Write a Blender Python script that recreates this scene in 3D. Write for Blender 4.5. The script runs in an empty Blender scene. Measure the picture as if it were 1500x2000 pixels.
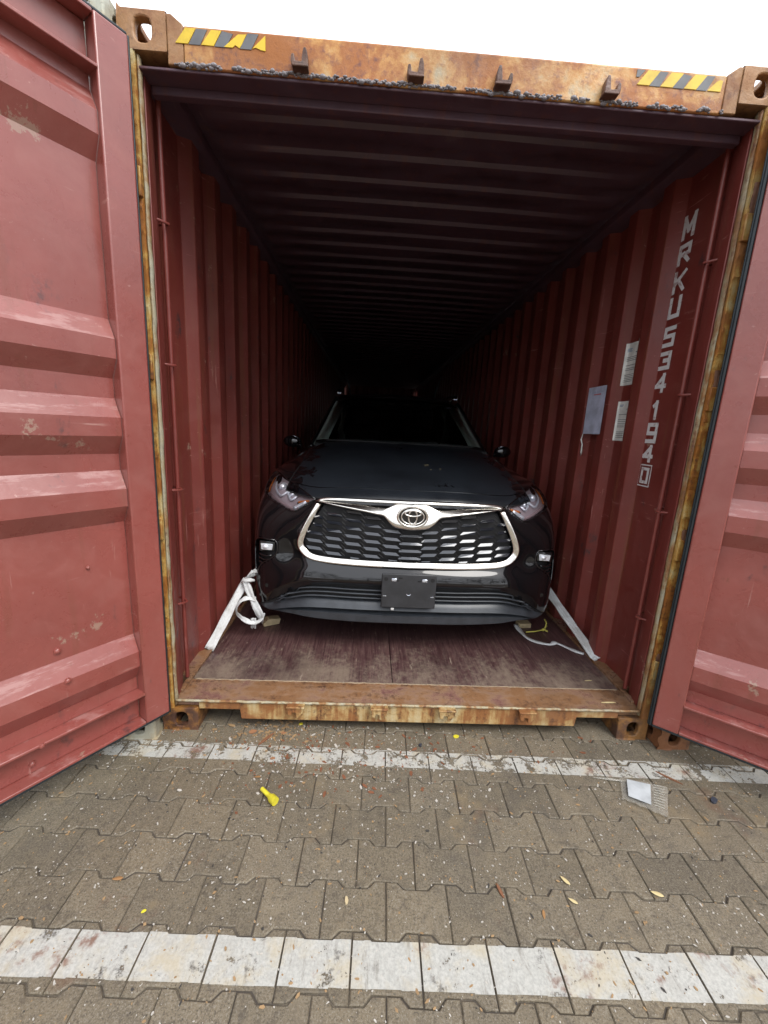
import bpy, bmesh, math, random
from mathutils import Vector, Matrix
from mathutils.bvhtree import BVHTree
from math import sin, cos, pi, radians
random.seed(7)
SC = bpy.context.scene
COL = SC.collection

# ------------------------------------------------------------------ camera
yaw, pitch, roll = -0.0423, -0.2029, -0.0528
cy, sy, cp, sp, cr, sr = cos(yaw), sin(yaw), cos(pitch), sin(pitch), cos(roll), sin(roll)
Rz = Matrix(((cy, -sy, 0), (sy, cy, 0), (0, 0, 1)))
Rx = Matrix(((1, 0, 0), (0, cp, -sp), (0, sp, cp)))
Ry = Matrix(((cr, 0, sr), (0, 1, 0), (-sr, 0, cr)))
Mc = Rz @ Rx @ Ry
right, fwd, up = Mc.col[0], Mc.col[1], Mc.col[2]
cam_data = bpy.data.cameras.new('camera')
cam = bpy.data.objects.new('camera', cam_data); COL.objects.link(cam)
cam.matrix_world = Matrix(((right.x, up.x, -fwd.x, -0.2729), (right.y, up.y, -fwd.y, -1.7608),
                           (right.z, up.z, -fwd.z, 1.5024), (0, 0, 0, 1)))
cam_data.sensor_fit = 'HORIZONTAL'; cam_data.sensor_width = 36.0
cam_data.lens = 36.0 * 788.1 / 1500.0
cam_data.clip_start = 0.02; cam_data.clip_end = 2000
SC.camera = cam

# ------------------------------------------------------------------ world and sun (overcast)
W = bpy.data.worlds.new('World'); SC.world = W; W.use_nodes = True
nt = W.node_tree; nt.nodes.clear()
out = nt.nodes.new('ShaderNodeOutputWorld'); bg = nt.nodes.new('ShaderNodeBackground')
sky = nt.nodes.new('ShaderNodeTexSky'); sky.sky_type = 'NISHITA'; sky.sun_disc = False
SUN_EL, SUN_ROT = radians(52), radians(138)
sky.sun_elevation = SUN_EL; sky.sun_rotation = SUN_ROT
sky.air_density = 1.0; sky.dust_density = 4.0; sky.ozone_density = 1.0
mixw = nt.nodes.new('ShaderNodeMix'); mixw.data_type = 'RGBA'; mixw.inputs[0].default_value = 0.88
mixw.inputs[7].default_value = (11.2, 11.6, 12.3, 1)          # the even cloud cover
nt.links.new(sky.outputs[0], mixw.inputs[6]); nt.links.new(mixw.outputs[2], bg.inputs[0])
bg.inputs[1].default_value = 0.10
nt.links.new(bg.outputs[0], out.inputs[0])
sd = bpy.data.lights.new('sun', 'SUN'); sd.energy = 1.3; sd.angle = radians(30); sd.color = (1, .97, .93)
so = bpy.data.objects.new('sun', sd); COL.objects.link(so)
az = SUN_ROT
sdir = Vector((sin(az) * cos(SUN_EL), cos(az) * cos(SUN_EL), sin(SUN_EL)))
so.rotation_euler = sdir.to_track_quat('Z', 'Y').to_euler()
SC.view_settings.view_transform = 'Standard'; SC.view_settings.look = 'None'
SC.view_settings.exposure = 0.95; SC.view_settings.gamma = 1
SC.view_settings.use_curve_mapping = False
SC.render.engine = 'CYCLES'
SC.cycles.max_bounces = 10; SC.cycles.diffuse_bounces = 6; SC.cycles.glossy_bounces = 4
SC.cycles.transmission_bounces = 6; SC.cycles.transparent_max_bounces = 8
SC.cycles.use_denoising = True
SC.cycles.sample_clamp_indirect = 8

# ------------------------------------------------------------------ object helpers
def tag(o, label=None, cat=None, group=None, kind=None):
    if label: o['label'] = label
    if cat: o['category'] = cat
    if group: o['group'] = group
    if kind: o['kind'] = kind
    return o
def empty(name, loc=(0, 0, 0), rz=0):
    o = bpy.data.objects.new(name, None); COL.objects.link(o)
    o.location = loc; o.rotation_euler = (0, 0, rz); o.empty_display_size = .1
    return o
class MB:
    """collects polygons, built as one mesh object"""
    def __init__(s): s.v = []; s.f = []; s.m = []; s.cur = 0
    def add(s, vs, fs):
        b = len(s.v); s.v += [tuple(v) for v in vs]
        for f in fs: s.f.append(tuple(i + b for i in f)); s.m.append(s.cur)
        return s
    def box(s, x0, x1, y0, y1, z0, z1):
        vs = [(x0,y0,z0),(x1,y0,z0),(x1,y1,z0),(x0,y1,z0),(x0,y0,z1),(x1,y0,z1),(x1,y1,z1),(x0,y1,z1)]
        return s.add(vs, [(0,3,2,1),(4,5,6,7),(0,1,5,4),(1,2,6,5),(2,3,7,6),(3,0,4,7)])
    def prism(s, pts, d):
        """closed polygon pts extruded along vector d"""
        n = len(pts); d = Vector(d)
        vs = [Vector(p) for p in pts] + [Vector(p) + d for p in pts]
        return s.add(vs, [tuple(range(n))[::-1], tuple(range(n, 2*n))] + [(i, (i+1) % n, n+(i+1) % n, n+i) for i in range(n)])
    def tube(s, pts, r, n=10, cap=True, r2=None, refup=(0, 0, 1), closed=False):
        """swept ellipse r (sideways) x r2 (up) along pts; r may be a list"""
        pts = [Vector(p) for p in pts]; N = len(pts); vs = []
        prev = None
        for i, p in enumerate(pts):
            if closed: t = pts[(i+1) % N] - pts[i-1]
            else: t = pts[min(i+1, N-1)] - pts[max(i-1, 0)]
            t.normalize()
            u = Vector(refup) - t * t.dot(Vector(refup))
            if u.length < 1e-3: u = prev.copy() if prev else (Vector((1, 0, 0)) - t * t.x)
            u.normalize(); prev = u
            w = t.cross(u)
            ra = r[i] if isinstance(r, (list, tuple)) else r
            rb = (r2[i] if isinstance(r2, (list, tuple)) else r2) if r2 is not None else ra
            for k in range(n):
                a = 2*pi*k/n; vs.append(p + w*(ra*cos(a)) + u*(rb*sin(a)))
        fs = []
        for i in range(N if closed else N-1):
            j = (i+1) % N
            for k in range(n):
                l = (k+1) % n; fs.append((i*n+k, i*n+l, j*n+l, j*n+k))
        if cap and not closed: fs += [tuple(range(n))[::-1], tuple((N-1)*n+k for k in range(n))]
        return s.add(vs, fs)
    def ball(s, c, r, n=10, m=6):
        r = r if isinstance(r, (tuple, list)) else (r, r, r); vs = []
        for i in range(m+1):
            a = pi*i/m
            for k in range(n):
                b = 2*pi*k/n; vs.append((c[0]+r[0]*sin(a)*cos(b), c[1]+r[1]*sin(a)*sin(b), c[2]+r[2]*cos(a)))
        return s.add(vs, [(i*n+k, (i+1)*n+k, (i+1)*n+(k+1) % n, i*n+(k+1) % n) for i in range(m) for k in range(n)])
    def grid(s, P, flip=False):
        R, C = len(P), len(P[0])
        fs = [(i*C+j, i*C+j+1, (i+1)*C+j+1, (i+1)*C+j) for i in range(R-1) for j in range(C-1)]
        if flip: fs = [f[::-1] for f in fs]
        return s.add([p for r in P for p in r], fs)
    def build(s, name, mat, parent=None, smooth=False, bevel=0, seg=2, angle=35, solid=0):
        me = bpy.data.meshes.new(name); me.from_pydata(s.v, [], s.f)
        mats = mat if isinstance(mat, (list, tuple)) else [mat]
        for m in mats: me.materials.append(m)
        if len(mats) > 1:
            for p, k in zip(me.polygons, s.m): p.material_index = k
        me.validate(); me.update()
        o = bpy.data.objects.new(name, me); COL.objects.link(o)
        if solid:
            md = o.modifiers.new('solid', 'SOLIDIFY'); md.thickness = solid; md.offset = -1
        if bevel:
            bm = bmesh.new(); bm.from_mesh(me); bmesh.ops.remove_doubles(bm, verts=bm.verts, dist=1e-5); bm.to_mesh(me); bm.free()
            md = o.modifiers.new('bevel', 'BEVEL'); md.width = bevel; md.segments = seg; md.limit_method = 'ANGLE'; md.angle_limit = radians(angle)
            smooth = True
        if smooth:
            if hasattr(me, 'shade_smooth'): me.shade_smooth()
            if smooth != 'all':
                me.set_sharp_from_angle(angle=radians(40))
        if parent is not None: o.parent = parent
        return o
def cr_interp(P, n):
    """Catmull-Rom through P (tuples), n subdivisions per span"""
    out = []; P = [Vector(p) for p in P]
    for i in range(len(P)-1):
        p0 = P[i-1] if i else P[0]*2-P[1]; p1 = P[i]; p2 = P[i+1]; p3 = P[i+2] if i+2 < len(P) else P[-1]*2-P[-2]
        for k in range(n):
            t = k/n
            out.append(.5*((2*p1)+(p2-p0)*t+(2*p0-5*p1+4*p2-p3)*t*t+(3*p1-p0-3*p2+p3)*t**3))
    out.append(P[-1]); return out

# ------------------------------------------------------------------ material helpers
class NM:
    def __init__(s, name, rough=.5, metal=0, spec=.5, space='Object'):
        s.mat = bpy.data.materials.new(name); s.mat.use_nodes = True; s.t = s.mat.node_tree; s.t.nodes.clear()
        s.o = s.t.nodes.new('ShaderNodeOutputMaterial'); s.b = s.t.nodes.new('ShaderNodeBsdfPrincipled')
        s.t.links.new(s.b.outputs[0], s.o.inputs[0])
        s.b.inputs['Roughness'].default_value = rough; s.b.inputs['Metallic'].default_value = metal
        s.b.inputs['Specular IOR Level'].default_value = spec
        if space == 'World':
            g = s.t.nodes.new('ShaderNodeNewGeometry'); s.co = g.outputs['Position']
        else:
            g = s.t.nodes.new('ShaderNodeTexCoord'); s.co = g.outputs['Object']
    def n(s, kind, **kw):
        nd = s.t.nodes.new(kind)
        for k, v in kw.items(): setattr(nd, k, v)
        return nd
    def put(s, sock, v):
        if hasattr(v, 'links'): s.t.links.new(v, sock)
        else:
            if isinstance(v, (tuple, list)) and len(v) == 3 and sock.type == 'RGBA': v = (*v, 1)
            sock.default_value = v
    def coords(s, stretch=(1, 1, 1), rot=(0, 0, 0), loc=(0, 0, 0), src=None):
        m = s.n('ShaderNodeMapping'); s.put(m.inputs[0], src or s.co)
        m.inputs[1].default_value = loc; m.inputs[2].default_value = rot; m.inputs[3].default_value = stretch
        return m.outputs[0]
    def noise(s, scale, detail=4, rough=.55, co=None, dist=0):
        x = s.n('ShaderNodeTexNoise'); s.put(x.inputs['Vector'], co or s.co)
        x.inputs['Scale'].default_value = scale; x.inputs['Detail'].default_value = detail
        x.inputs['Roughness'].default_value = rough; x.inputs['Distortion'].default_value = dist
        return x.outputs[0]
    def voro(s, scale, co=None, feature='F1', rand=1):
        x = s.n('ShaderNodeTexVoronoi', feature=feature); s.put(x.inputs['Vector'], co or s.co); x.inputs['Scale'].default_value = scale
        x.inputs['Randomness'].default_value = rand
        return x.outputs['Distance'], x.outputs['Color']
    def ramp(s, f, a, b, lo=0., hi=1.):
        m = s.n('ShaderNodeMapRange'); m.clamp = True; m.interpolation_type = 'SMOOTHSTEP'
        s.put(m.inputs[0], f)
        m.inputs[1].default_value = a; m.inputs[2].default_value = b; m.inputs[3].default_value = lo; m.inputs[4].default_value = hi
        return m.outputs[0]
    def mix(s, f, a, b):
        m = s.n('ShaderNodeMix', data_type='RGBA'); s.put(m.inputs[0], f); s.put(m.inputs[6], a); s.put(m.inputs[7], b)
        return m.outputs[2]
    def math(s, op, a, b=0.):
        m = s.n('ShaderNodeMath', operation=op); s.put(m.inputs[0], a); s.put(m.inputs[1], b); return m.outputs[0]
    def mul(s, a, b): return s.math('MULTIPLY', a, b)
    def xyz(s, src=None):
        m = s.n('ShaderNodeSeparateXYZ'); s.put(m.inputs[0], src or s.co); return m.outputs
    def bump(s, h, strength=.3, dist=.003, prev=None):
        b = s.n('ShaderNodeBump'); s.put(b.inputs['Height'], h); b.inputs['Strength'].default_value = strength; b.inputs['Distance'].default_value = dist
        if prev is not None: s.t.links.new(prev, b.inputs['Normal'])
        return b.outputs[0]
    def done(s, color=None, rough=None, normal=None, metal=None, alpha=None, **kw):
        if color is not None: s.put(s.b.inputs['Base Color'], color)
        if rough is not None: s.put(s.b.inputs['Roughness'], rough)
        if metal is not None: s.put(s.b.inputs['Metallic'], metal)
        if alpha is not None: s.put(s.b.inputs['Alpha'], alpha)
        if normal is not None: s.t.links.new(normal, s.b.inputs['Normal'])
        for k, v in kw.items(): s.put(s.b.inputs[k.replace('_', ' ')], v)
        return s.mat
M = {}
def flat(name, col, rough=.5, metal=0, **kw):
    n = NM(name, rough, metal); v = n.noise(14, 4)
    c2 = tuple(x*.72 for x in col)
    M[name] = n.done(n.mix(n.ramp(v, .35, .7), col, c2), **kw); return M[name]

def red_paint(name, base=(.30, .062, .050), rough=(.30, .5), scuff=1., rust=.5, dark=.5, coat=.0, chalky=.25):
    n = NM(name, .4)
    big = n.noise(1.7, 5, .6); mid = n.noise(7, 6, .65, dist=.4); fine = n.noise(60, 5, .6)
    c = n.mix(n.ramp(big, .3, .7), base, tuple(b*.78 for b in base))
    # faded chalky film
    chalk = n.mul(n.ramp(mid, .42, .72), chalky)
    c = n.mix(chalk, c, (base[0]*1.25, base[1]*2.0, base[2]*2.1))
    # fine pale scratches in three directions
    for k, (st, rt) in enumerate((((60, 60, 3), (0, .12, 0)), ((3, 3, 60), (.1, .15, 0)), ((40, 6, 60), (.5, .6, .3)))):
        sc = n.noise(1.0, 4, .7, co=n.coords(st, rt))
        m = n.mul(n.ramp(sc, .65 if coat else .63, .70), n.ramp(n.noise(3 + k, 2), .48, .62)); m = n.mul(m, .55*scuff)
        c = n.mix(m, c, (.42, .22, .19))
    # runs of rust and dirt down the sheet
    rn = n.noise(1., 5, .6, co=n.coords((22, 22, .9), (.04, .03, 0), (1, 2, 3)))
    c = n.mix(n.mul(n.ramp(rn, .58 if coat else .53, .68), (.38 if coat else .6)*rust+.05), c, (.17, .055, .03))
    # bare worn spots showing primer
    wp = n.noise(1., 7, .75, co=n.coords((4, 4, 4), (0, 0, 0), (5, 5, 2)))
    c = n.mix(n.mul(n.ramp(wp, .645, .67), .55 if scuff > .8 else .08), c, (.36, .27, .20))
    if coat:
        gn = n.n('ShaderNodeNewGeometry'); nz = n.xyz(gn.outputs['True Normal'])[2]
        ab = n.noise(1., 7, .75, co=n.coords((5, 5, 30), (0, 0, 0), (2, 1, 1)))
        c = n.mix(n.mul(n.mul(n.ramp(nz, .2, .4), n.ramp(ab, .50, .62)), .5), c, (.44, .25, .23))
    # dark scuffs left by loads
    dk = n.noise(1.0, 6, .65, co=n.coords((8, 8, 3.2), (.3, .2, .1)))
    dm = n.mul(n.ramp(dk, .60, .70), n.mul(n.ramp(n.noise(30, 5), .42, .58), min(1., .9*dark)))
    c = n.mix(dm, c, (.045, .032, .034))
    # small rust bleeding through the paint
    rs = n.noise(1.0, 7, .7, co=n.coords((16, 16, 9)))
    rm = n.mul(n.ramp(rs, .66, .74), rust)
    c = n.mix(rm, c, (.15, .045, .018))
    r = n.ramp(mid, .3, .75, rough[0], rough[1])
    h = n.math('ADD', n.math('ADD', n.mul(fine, .5), n.mul(mid, 1.2)), n.mul(n.noise(2.4, 2), 1.6))
    M[name] = n.done(c, r, n.bump(h, .25, .004), Coat_Weight=coat, Coat_Roughness=.3); return M[name]
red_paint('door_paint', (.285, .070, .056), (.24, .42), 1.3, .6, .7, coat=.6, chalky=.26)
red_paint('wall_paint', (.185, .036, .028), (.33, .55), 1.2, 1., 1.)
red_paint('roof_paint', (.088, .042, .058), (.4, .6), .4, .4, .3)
red_paint('brown_paint', (.10, .035, .025), (.4, .6), .8, 1., .7)
red_paint('pale_paint', (.42, .43, .36), (.4, .6), .2, 1., .4)

def rusty(name, base, rustc=(.20, .075, .02), rust2=(.09, .03, .012), amount=(.42, .62), streak=(9, 9, 2), tint=(.35, .18, .05), rough=.75, bleed=.6, sc=3):
    n = NM(name, rough)
    a = n.noise(sc, 8, .68, dist=.3); st = n.noise(1., 6, .65, co=n.coords(streak)); f = n.noise(45, 5, .7)
    m = n.math('ADD', n.mul(a, .6), n.mul(st, .4))
    c = n.mix(n.ramp(f, .3, .75), base, tuple(b*.8 for b in base))
    c = n.mix(n.mul(n.ramp(m, amount[0]-.09, amount[0]+.05), bleed), c, tint)
    c = n.mix(n.ramp(m, amount[0], amount[1]), c, rustc)
    c = n.mix(n.ramp(n.math('ADD', n.mul(st, .5), n.mul(f, .5)), .5, .66), c, rust2)
    g = n.noise(1.2, 3)
    c = n.mix(n.ramp(g, .45, .65, 0, .35), c, (.16, .10, .06))
    h = n.math('ADD', n.mul(a, 1.4), n.mul(f, .5))
    M[name] = n.done(c, n.ramp(a, .3, .7, rough-.25, rough+.1), n.bump(h, .6, .006)); return M[name]
rusty('header_rust', (.44, .43, .31), (.36, .125, .028), (.17, .062, .042), (.42, .52), (7, 7, 7), (.60, .30, .07), .68, .95, 3.4)
rusty('sill_rust', (.56, .50, .33), (.25, .10, .030), (.075, .032, .016), (.455, .555), (16, 16, 1.2), (.42, .25, .07), .65, .8, 3)
rusty('plate_rust', (.18, .085, .075), (.22, .11, .05), (.055, .026, .020), (.45, .55), (3, 14, 14), (.30, .19, .11), .45, .75, 6)
rusty('casting_rust', (.20, .075, .022), (.085, .033, .016), (.042, .019, .012), (.42, .56), (8, 8, 8), (.34, .15, .025), .7, .9, 9)
rusty('casting_top_rust', (.36, .20, .10), (.26, .11, .045), (.13, .055, .03), (.45, .62), (8, 8, 8), (.36, .17, .05), .65, .6, 7)
rusty('post_rust', (.58, .50, .28), (.34, .125, .022), (.11, .042, .018), (.455, .55), (34, 34, 2.4), (.52, .30, .06), .65, .95, 7)
rusty('edge_rust', (.40, .38, .29), (.27, .13, .045), (.12, .05, .03), (.47, .57), (30, 30, 2.0), (.38, .30, .16), .7, .7, 6)
rusty('dark_rust', (.13, .055, .03), (.075, .03, .016), (.04, .02, .014), (.4, .6), (8, 8, 8), (.2, .08, .03), .75, .6, 9)
rusty('keeper_rust', (.09, .035, .03), (.06, .024, .018), (.03, .014, .014), (.4, .6), (8, 8, 8), (.16, .07, .03), .6, .5, 12)
rusty('grime', (.23, .21, .19), (.12, .095, .085), (.05, .042, .045), (.48, .6), (25, 25, 25), (.2, .15, .10), .55, .6, 30)
rusty('pale_rust', (.46, .47, .38), (.25, .12, .04), (.13, .06, .03), (.52, .64), (9, 9, 2), (.40, .28, .10), .6, .7, 4)
rusty('neighbour_rust', (.13, .05, .028), (.16, .06, .02), (.06, .025, .015), (.46, .6), (9, 9, 3), (.22, .09, .03), .7, .7, 6)

def floor_mat():
    n = NM('floor_ply', .55, space='World')
    grain = n.noise(1., 6, .7, co=n.coords((46, 1.6, 46))); g2 = n.noise(1., 6, .7, co=n.coords((130, 5, 130)))
    big = n.noise(2.3, 6, .65, dist=.5); blot = n.noise(1., 6, .7, co=n.coords((6, 2.2, 6), loc=(3, 1, 0)))
    y = n.xyz()[1]
    c = n.mix(n.ramp(g2, .35, .7), (.050, .022, .024), (.120, .066, .062))
    c = n.mix(n.mul(n.ramp(grain, .50, .66), .35), c, (.12, .065, .055))
    # dry mud and sand tracked in by the door
    near = n.ramp(y, .15, .75, 1., .0)
    dustm = n.math('ADD', n.mul(blot, .75), n.mul(near, .22))
    dm = n.mul(n.ramp(n.math('ADD', n.mul(dustm, .72), n.mul(n.noise(38, 5, .7), .30)), .46, .66), .72)
    c = n.mix(dm, c, (.24, .185, .135))
    c = n.mix(n.mul(n.ramp(big, .52, .68), .5), c, (.03, .012, .013))
    sc = n.noise(1., 4, .7, co=n.coords((30, 5, 30), (0, 0, .7)))
    c = n.mix(n.mul(n.ramp(sc, .63, .70), .6), c, (.34, .27, .21))
    sc2 = n.noise(1., 5, .7, co=n.coords((60, 14, 60), (0, 0, -.35)))
    c = n.mix(n.mul(n.ramp(sc2, .62, .70), .5), c, (.30, .24, .19))
    r = n.ramp(dustm, .4, .6, .30, .65)
    M['floor_ply'] = n.done(c, r, n.bump(n.math('ADD', grain, n.mul(g2, .7)), .4, .003))
floor_mat()

def stone_mat():
    n = NM('paving_concrete', .72, space='World')
    oi = n.n('ShaderNodeObjectInfo')
    big = n.noise(1.5, 5, .6); mid = n.noise(9, 6, .7); f = n.noise(190, 4, .75); sp_, spc = n.voro(330)
    c = n.mix(n.ramp(big, .3, .7), (.164, .132, .086), (.122, .101, .070))
    c = n.mix(n.mul(n.ramp(mid, .4, .72), .6), c, (.195, .158, .104))
    c = n.mix(n.mul(n.ramp(f, .50, .66), .55), c, (.27, .25, .21))
    c = n.mix(n.mul(n.ramp(f, .48, .36), .7), c, (.040, .034, .028))
    c = n.mix(n.ramp(sp_, .20, .08), c, (.38, .35, .29))
    br = n.noise(34, 5, .75)
    c = n.mix(n.mul(n.ramp(br, .50, .66), .5), c, (.062, .050, .038))
    # each stone a little different
    hs = n.n('ShaderNodeHueSaturation'); hs.inputs['Saturation'].default_value = 1.
    s_ = n.math('ADD', n.mul(oi.outputs['Random'], .26), .86); n.put(hs.inputs['Value'], s_); n.put(hs.inputs['Color'], c); c = hs.outputs[0]
    # rust-coloured drips and dark oily patches
    st = n.noise(2.6, 6, .7, co=n.coords(loc=(4.2, 2.1, 0)))
    c = n.mix(n.mul(n.ramp(st, .60, .70), .45), c, (.13, .062, .035))
    ok = n.noise(1.9, 5, .65, co=n.coords(loc=(1.3, 7.1, 0)))
    c = n.mix(n.mul(n.ramp(ok, .58, .7), .5), c, (.062, .056, .052))
    yel = n.noise(3.2, 5, .65, co=n.coords(loc=(9.3, 3.1, 0)))
    c = n.mix(n.mul(n.ramp(yel, .58, .7), .35), c, (.26, .19, .10))
    # sand and moss washed over the joints and dirt smears dragged across
    sm = n.noise(1., 6, .7, co=n.coords((14, 3.5, 14), (0, 0, .5)))
    c = n.mix(n.mul(n.ramp(sm, .56, .68), .4), c, (.21, .17, .115))
    sm2 = n.noise(1., 7, .75, co=n.coords((5, 11, 5), (0, 0, -.3), (3, 3, 0)))
    c = n.mix(n.mul(n.ramp(sm2, .57, .68), .55), c, (.055, .046, .037))
    r = n.ramp(big, .35, .7, .55, .8)
    M['paving_concrete'] = n.done(c, r, n.bump(n.math('ADD', f, n.mul(mid, .8)), .55, .002))
stone_mat()
def paint_mat(name, wear):
    n = NM(name, .6, space='World')
    f = n.noise(120, 5, .75); mid = n.noise(7, 7, .72, dist=.4); sm = n.noise(22, 6, .7); big = n.noise(2.1, 3)
    c = n.mix(n.ramp(f, .35, .7), (.47, .465, .43), (.33, .33, .305))
    c = n.mix(n.mul(n.ramp(sm, .47, .65), .55), c, (.34, .33, .30))
    c = n.mix(n.mul(n.ramp(mid, .48, .66), .55), c, (.44, .37, .24))
    dg = n.noise(1., 6, .75, co=n.coords((30, 6, 30), (0, 0, .45)))
    c = n.mix(n.mul(n.ramp(dg, .54, .68), .6), c, (.16, .145, .12))
    st = n.noise(4.6, 6, .7, co=n.coords(loc=(4.2, 2.1, 0)))
    c = n.mix(n.mul(n.ramp(st, .56, .66), .85), c, (.17, .075, .045))
    dk = n.noise(8, 7, .75, co=n.coords((1, 1, 1), loc=(2, 5, 1)))
    c = n.mix(n.mul(n.ramp(dk, .57, .66), .75), c, (.07, .064, .058))
    w = n.math('ADD', n.mul(dk, .45), n.math('ADD', n.mul(sm, .35), n.mul(f, .2)))
    al = n.ramp(w, wear, wear+.035, 1, 0)
    M[name] = n.done(c, .55, n.bump(f, .4, .0015), alpha=al)
paint_mat('line_paint', .560); paint_mat('worn_line_paint', .512)

def dirt_mat():
    n = NM('joint_sand', .9, space='World'); f = n.noise(160, 4, .7); g = n.noise(6, 4)
    c = n.mix(n.ramp(f, .4, .65), (.075, .062, .046), (.135, .112, .082))
    M['joint_sand'] = n.done(n.mix(n.ramp(g, .4, .6), c, (.06, .05, .04)), .9, n.bump(f, .6, .003))
dirt_mat()
def asphalt():
    n = NM('yard_ground', .85, space='World'); f = n.noise(3, 6, .7)
    M['yard_ground'] = n.done(n.mix(n.ramp(f, .3, .7), (.11, .10, .085), (.15, .135, .11)), .85)
asphalt()

# car materials
def car_paint():
    n = NM('car_paint', .06, spec=.6)
    d = n.noise(5, 6, .65); f = n.noise(40, 5, .7)
    c = n.mix(n.ramp(f, .45, .7, 0, .5), (.006, .0055, .0065), (.010, .0085, .009))
    n.b.inputs['Specular IOR Level'].default_value = .12
    M['car_paint'] = n.done(c, n.ramp(d, .35, .75, .1, .25), Coat_Weight=1., Coat_Roughness=.025)
    n = NM('hood_paint', .2, spec=.6)                     # a film of dust; its dark patches are painted reflections of trees and walls
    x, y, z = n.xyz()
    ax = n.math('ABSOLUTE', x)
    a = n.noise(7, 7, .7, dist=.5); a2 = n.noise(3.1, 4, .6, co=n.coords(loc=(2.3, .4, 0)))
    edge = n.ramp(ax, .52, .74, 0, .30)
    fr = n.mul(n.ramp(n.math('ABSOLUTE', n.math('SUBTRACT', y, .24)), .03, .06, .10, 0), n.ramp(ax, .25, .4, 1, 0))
    refl_dark = n.ramp(n.math('ADD', a, n.math('ADD', edge, fr)), .71, .75, 0, 1)
    dusty = n.math('SUBTRACT', 1., refl_dark)
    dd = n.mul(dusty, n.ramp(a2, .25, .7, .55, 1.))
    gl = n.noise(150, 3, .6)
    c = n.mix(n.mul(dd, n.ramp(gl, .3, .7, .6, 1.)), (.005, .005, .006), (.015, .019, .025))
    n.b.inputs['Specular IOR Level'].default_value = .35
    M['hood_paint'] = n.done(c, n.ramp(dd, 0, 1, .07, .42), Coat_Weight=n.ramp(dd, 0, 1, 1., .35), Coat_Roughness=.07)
car_paint()
def simple(name, col, rough=.4, metal=0., **kw):
    n = NM(name, rough, metal); M[name] = n.done(col, **kw); return M[name]
simple('hood_edge', (.02, .022, .025), .15, .9)
simple('chrome', (.90, .87, .82), .17, 1.)
simple('chrome_dark', (.18, .18, .19), .12, 1.)
simple('gloss_black', (.006, .006, .007), .12, Coat_Weight=1.)
simple('slat_black', (.022, .025, .033), .14, .4, Coat_Weight=1., Coat_Roughness=.05)
flat('bumper_plastic', (.042, .047, .055), .33)
flat('bracket_plastic', (.035, .036, .040), .42)
simple('matte_black', (.008, .008, .009), .7)
simple('rubber', (.02, .02, .021), .75)
flat('gasket_rubber', (.020, .028, .033), .55)
simple('lamp_silver', (.88, .90, .95), .28, .55)
simple('lamp_grey', (.50, .41, .43), .35, .3)
simple('amber', (.75, .22, .04), .2)
simple('rose_reflector', (.52, .38, .39), .25, .2)
simple('fabric_light', (.66, .76, .70), .9)
simple('seat_dark', (.07, .075, .08), .7)
simple('glint', (.75, .8, .9), .2, .8)  # pale metal; also the painted glints on mirrors and roof rails
def weave():
    n = NM('strap_white', .7); w = n.n('ShaderNodeTexWave', wave_type='BANDS', bands_direction='DIAGONAL'); w.inputs['Scale'].default_value = 90; n.put(w.inputs['Vector'], n.co)
    f = n.noise(60, 5, .7); g = n.noise(9, 4)
    c = n.mix(n.ramp(g, .4, .7), (.66, .67, .67), (.46, .45, .43)); c = n.mix(n.mul(n.ramp(f, .5, .7), .4), c, (.36, .34, .31))
    M['strap_white'] = n.done(c, .7, n.bump(n.math('ADD', w.outputs[1], f), .5, .001))
weave()
flat('wood_tan', (.52, .42, .25), .7)
flat('wood_brown', (.20, .085, .04), .7)
flat('wood_orange', (.32, .15, .07), .7)
flat('yellow_plastic', (.72, .63, .04), .45)
flat('yellow_cord', (.55, .50, .10), .5)
flat('leaf_pale', (.66, .54, .28), .7)
flat('leaf_orange', (.34, .18, .07), .7)
flat('tape_yellow', (.72, .50, .02), .45)
flat('tape_grey', (.13, .135, .145), .5)
flat('weld_grey', (.22, .20, .21), .45)
def worn_print():
    n = NM('letter_white', .6); f = n.noise(38, 6, .7); g = n.noise(9, 4)
    m = n.ramp(n.math('ADD', n.mul(f, .7), n.mul(g, .3)), .52, .60, 0, .6)
    M['letter_white'] = n.done(n.mix(m, (.62, .62, .62), (.22, .07, .06)))
worn_print()
flat('label_white', (.80, .82, .78), .45)
flat('insert_white', (.50, .53, .55), .5)
flat('paper_blue', (.58, .62, .78), .6)
simple('print_dark', (.07, .09, .09), .6)
simple('print_blue', (.15, .28, .42), .6)
simple('print_red', (.55, .10, .12), .6)
simple('print_faint', (.42, .47, .62), .6)
simple('dark_litter', (.03, .035, .05), .5)
def glassy(name, col, rough, alpha=None, ior=1.45):
    n = NM(name, rough); n.b.inputs['Transmission Weight'].default_value = 1.; n.b.inputs['IOR'].default_value = ior
    M[name] = n.done(col); return M[name]
def thin_glass(name, tint, gloss_rough=.02, base=.05):
    """thin pane: see-through tint plus a mirror layer by angle"""
    m = bpy.data.materials.new(name); m.use_nodes = True; t = m.node_tree; t.nodes.clear()
    o = t.nodes.new('ShaderNodeOutputMaterial'); tr = t.nodes.new('ShaderNodeBsdfTransparent'); tr.inputs[0].default_value = (*tint, 1)
    gl = t.nodes.new('ShaderNodeBsdfGlossy'); gl.inputs['Roughness'].default_value = gloss_rough
    fr = t.nodes.new('ShaderNodeFresnel'); fr.inputs[0].default_value = 1.5
    mx = t.nodes.new('ShaderNodeMixShader'); t.links.new(fr.outputs[0], mx.inputs[0]); t.links.new(tr.outputs[0], mx.inputs[1]); t.links.new(gl.outputs[0], mx.inputs[2])
    t.links.new(mx.outputs[0], o.inputs[0]); M[name] = m
thin_glass('windshield_glass', (.84, .90, .88))
thin_glass('side_glass', (.10, .11, .11))
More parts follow.
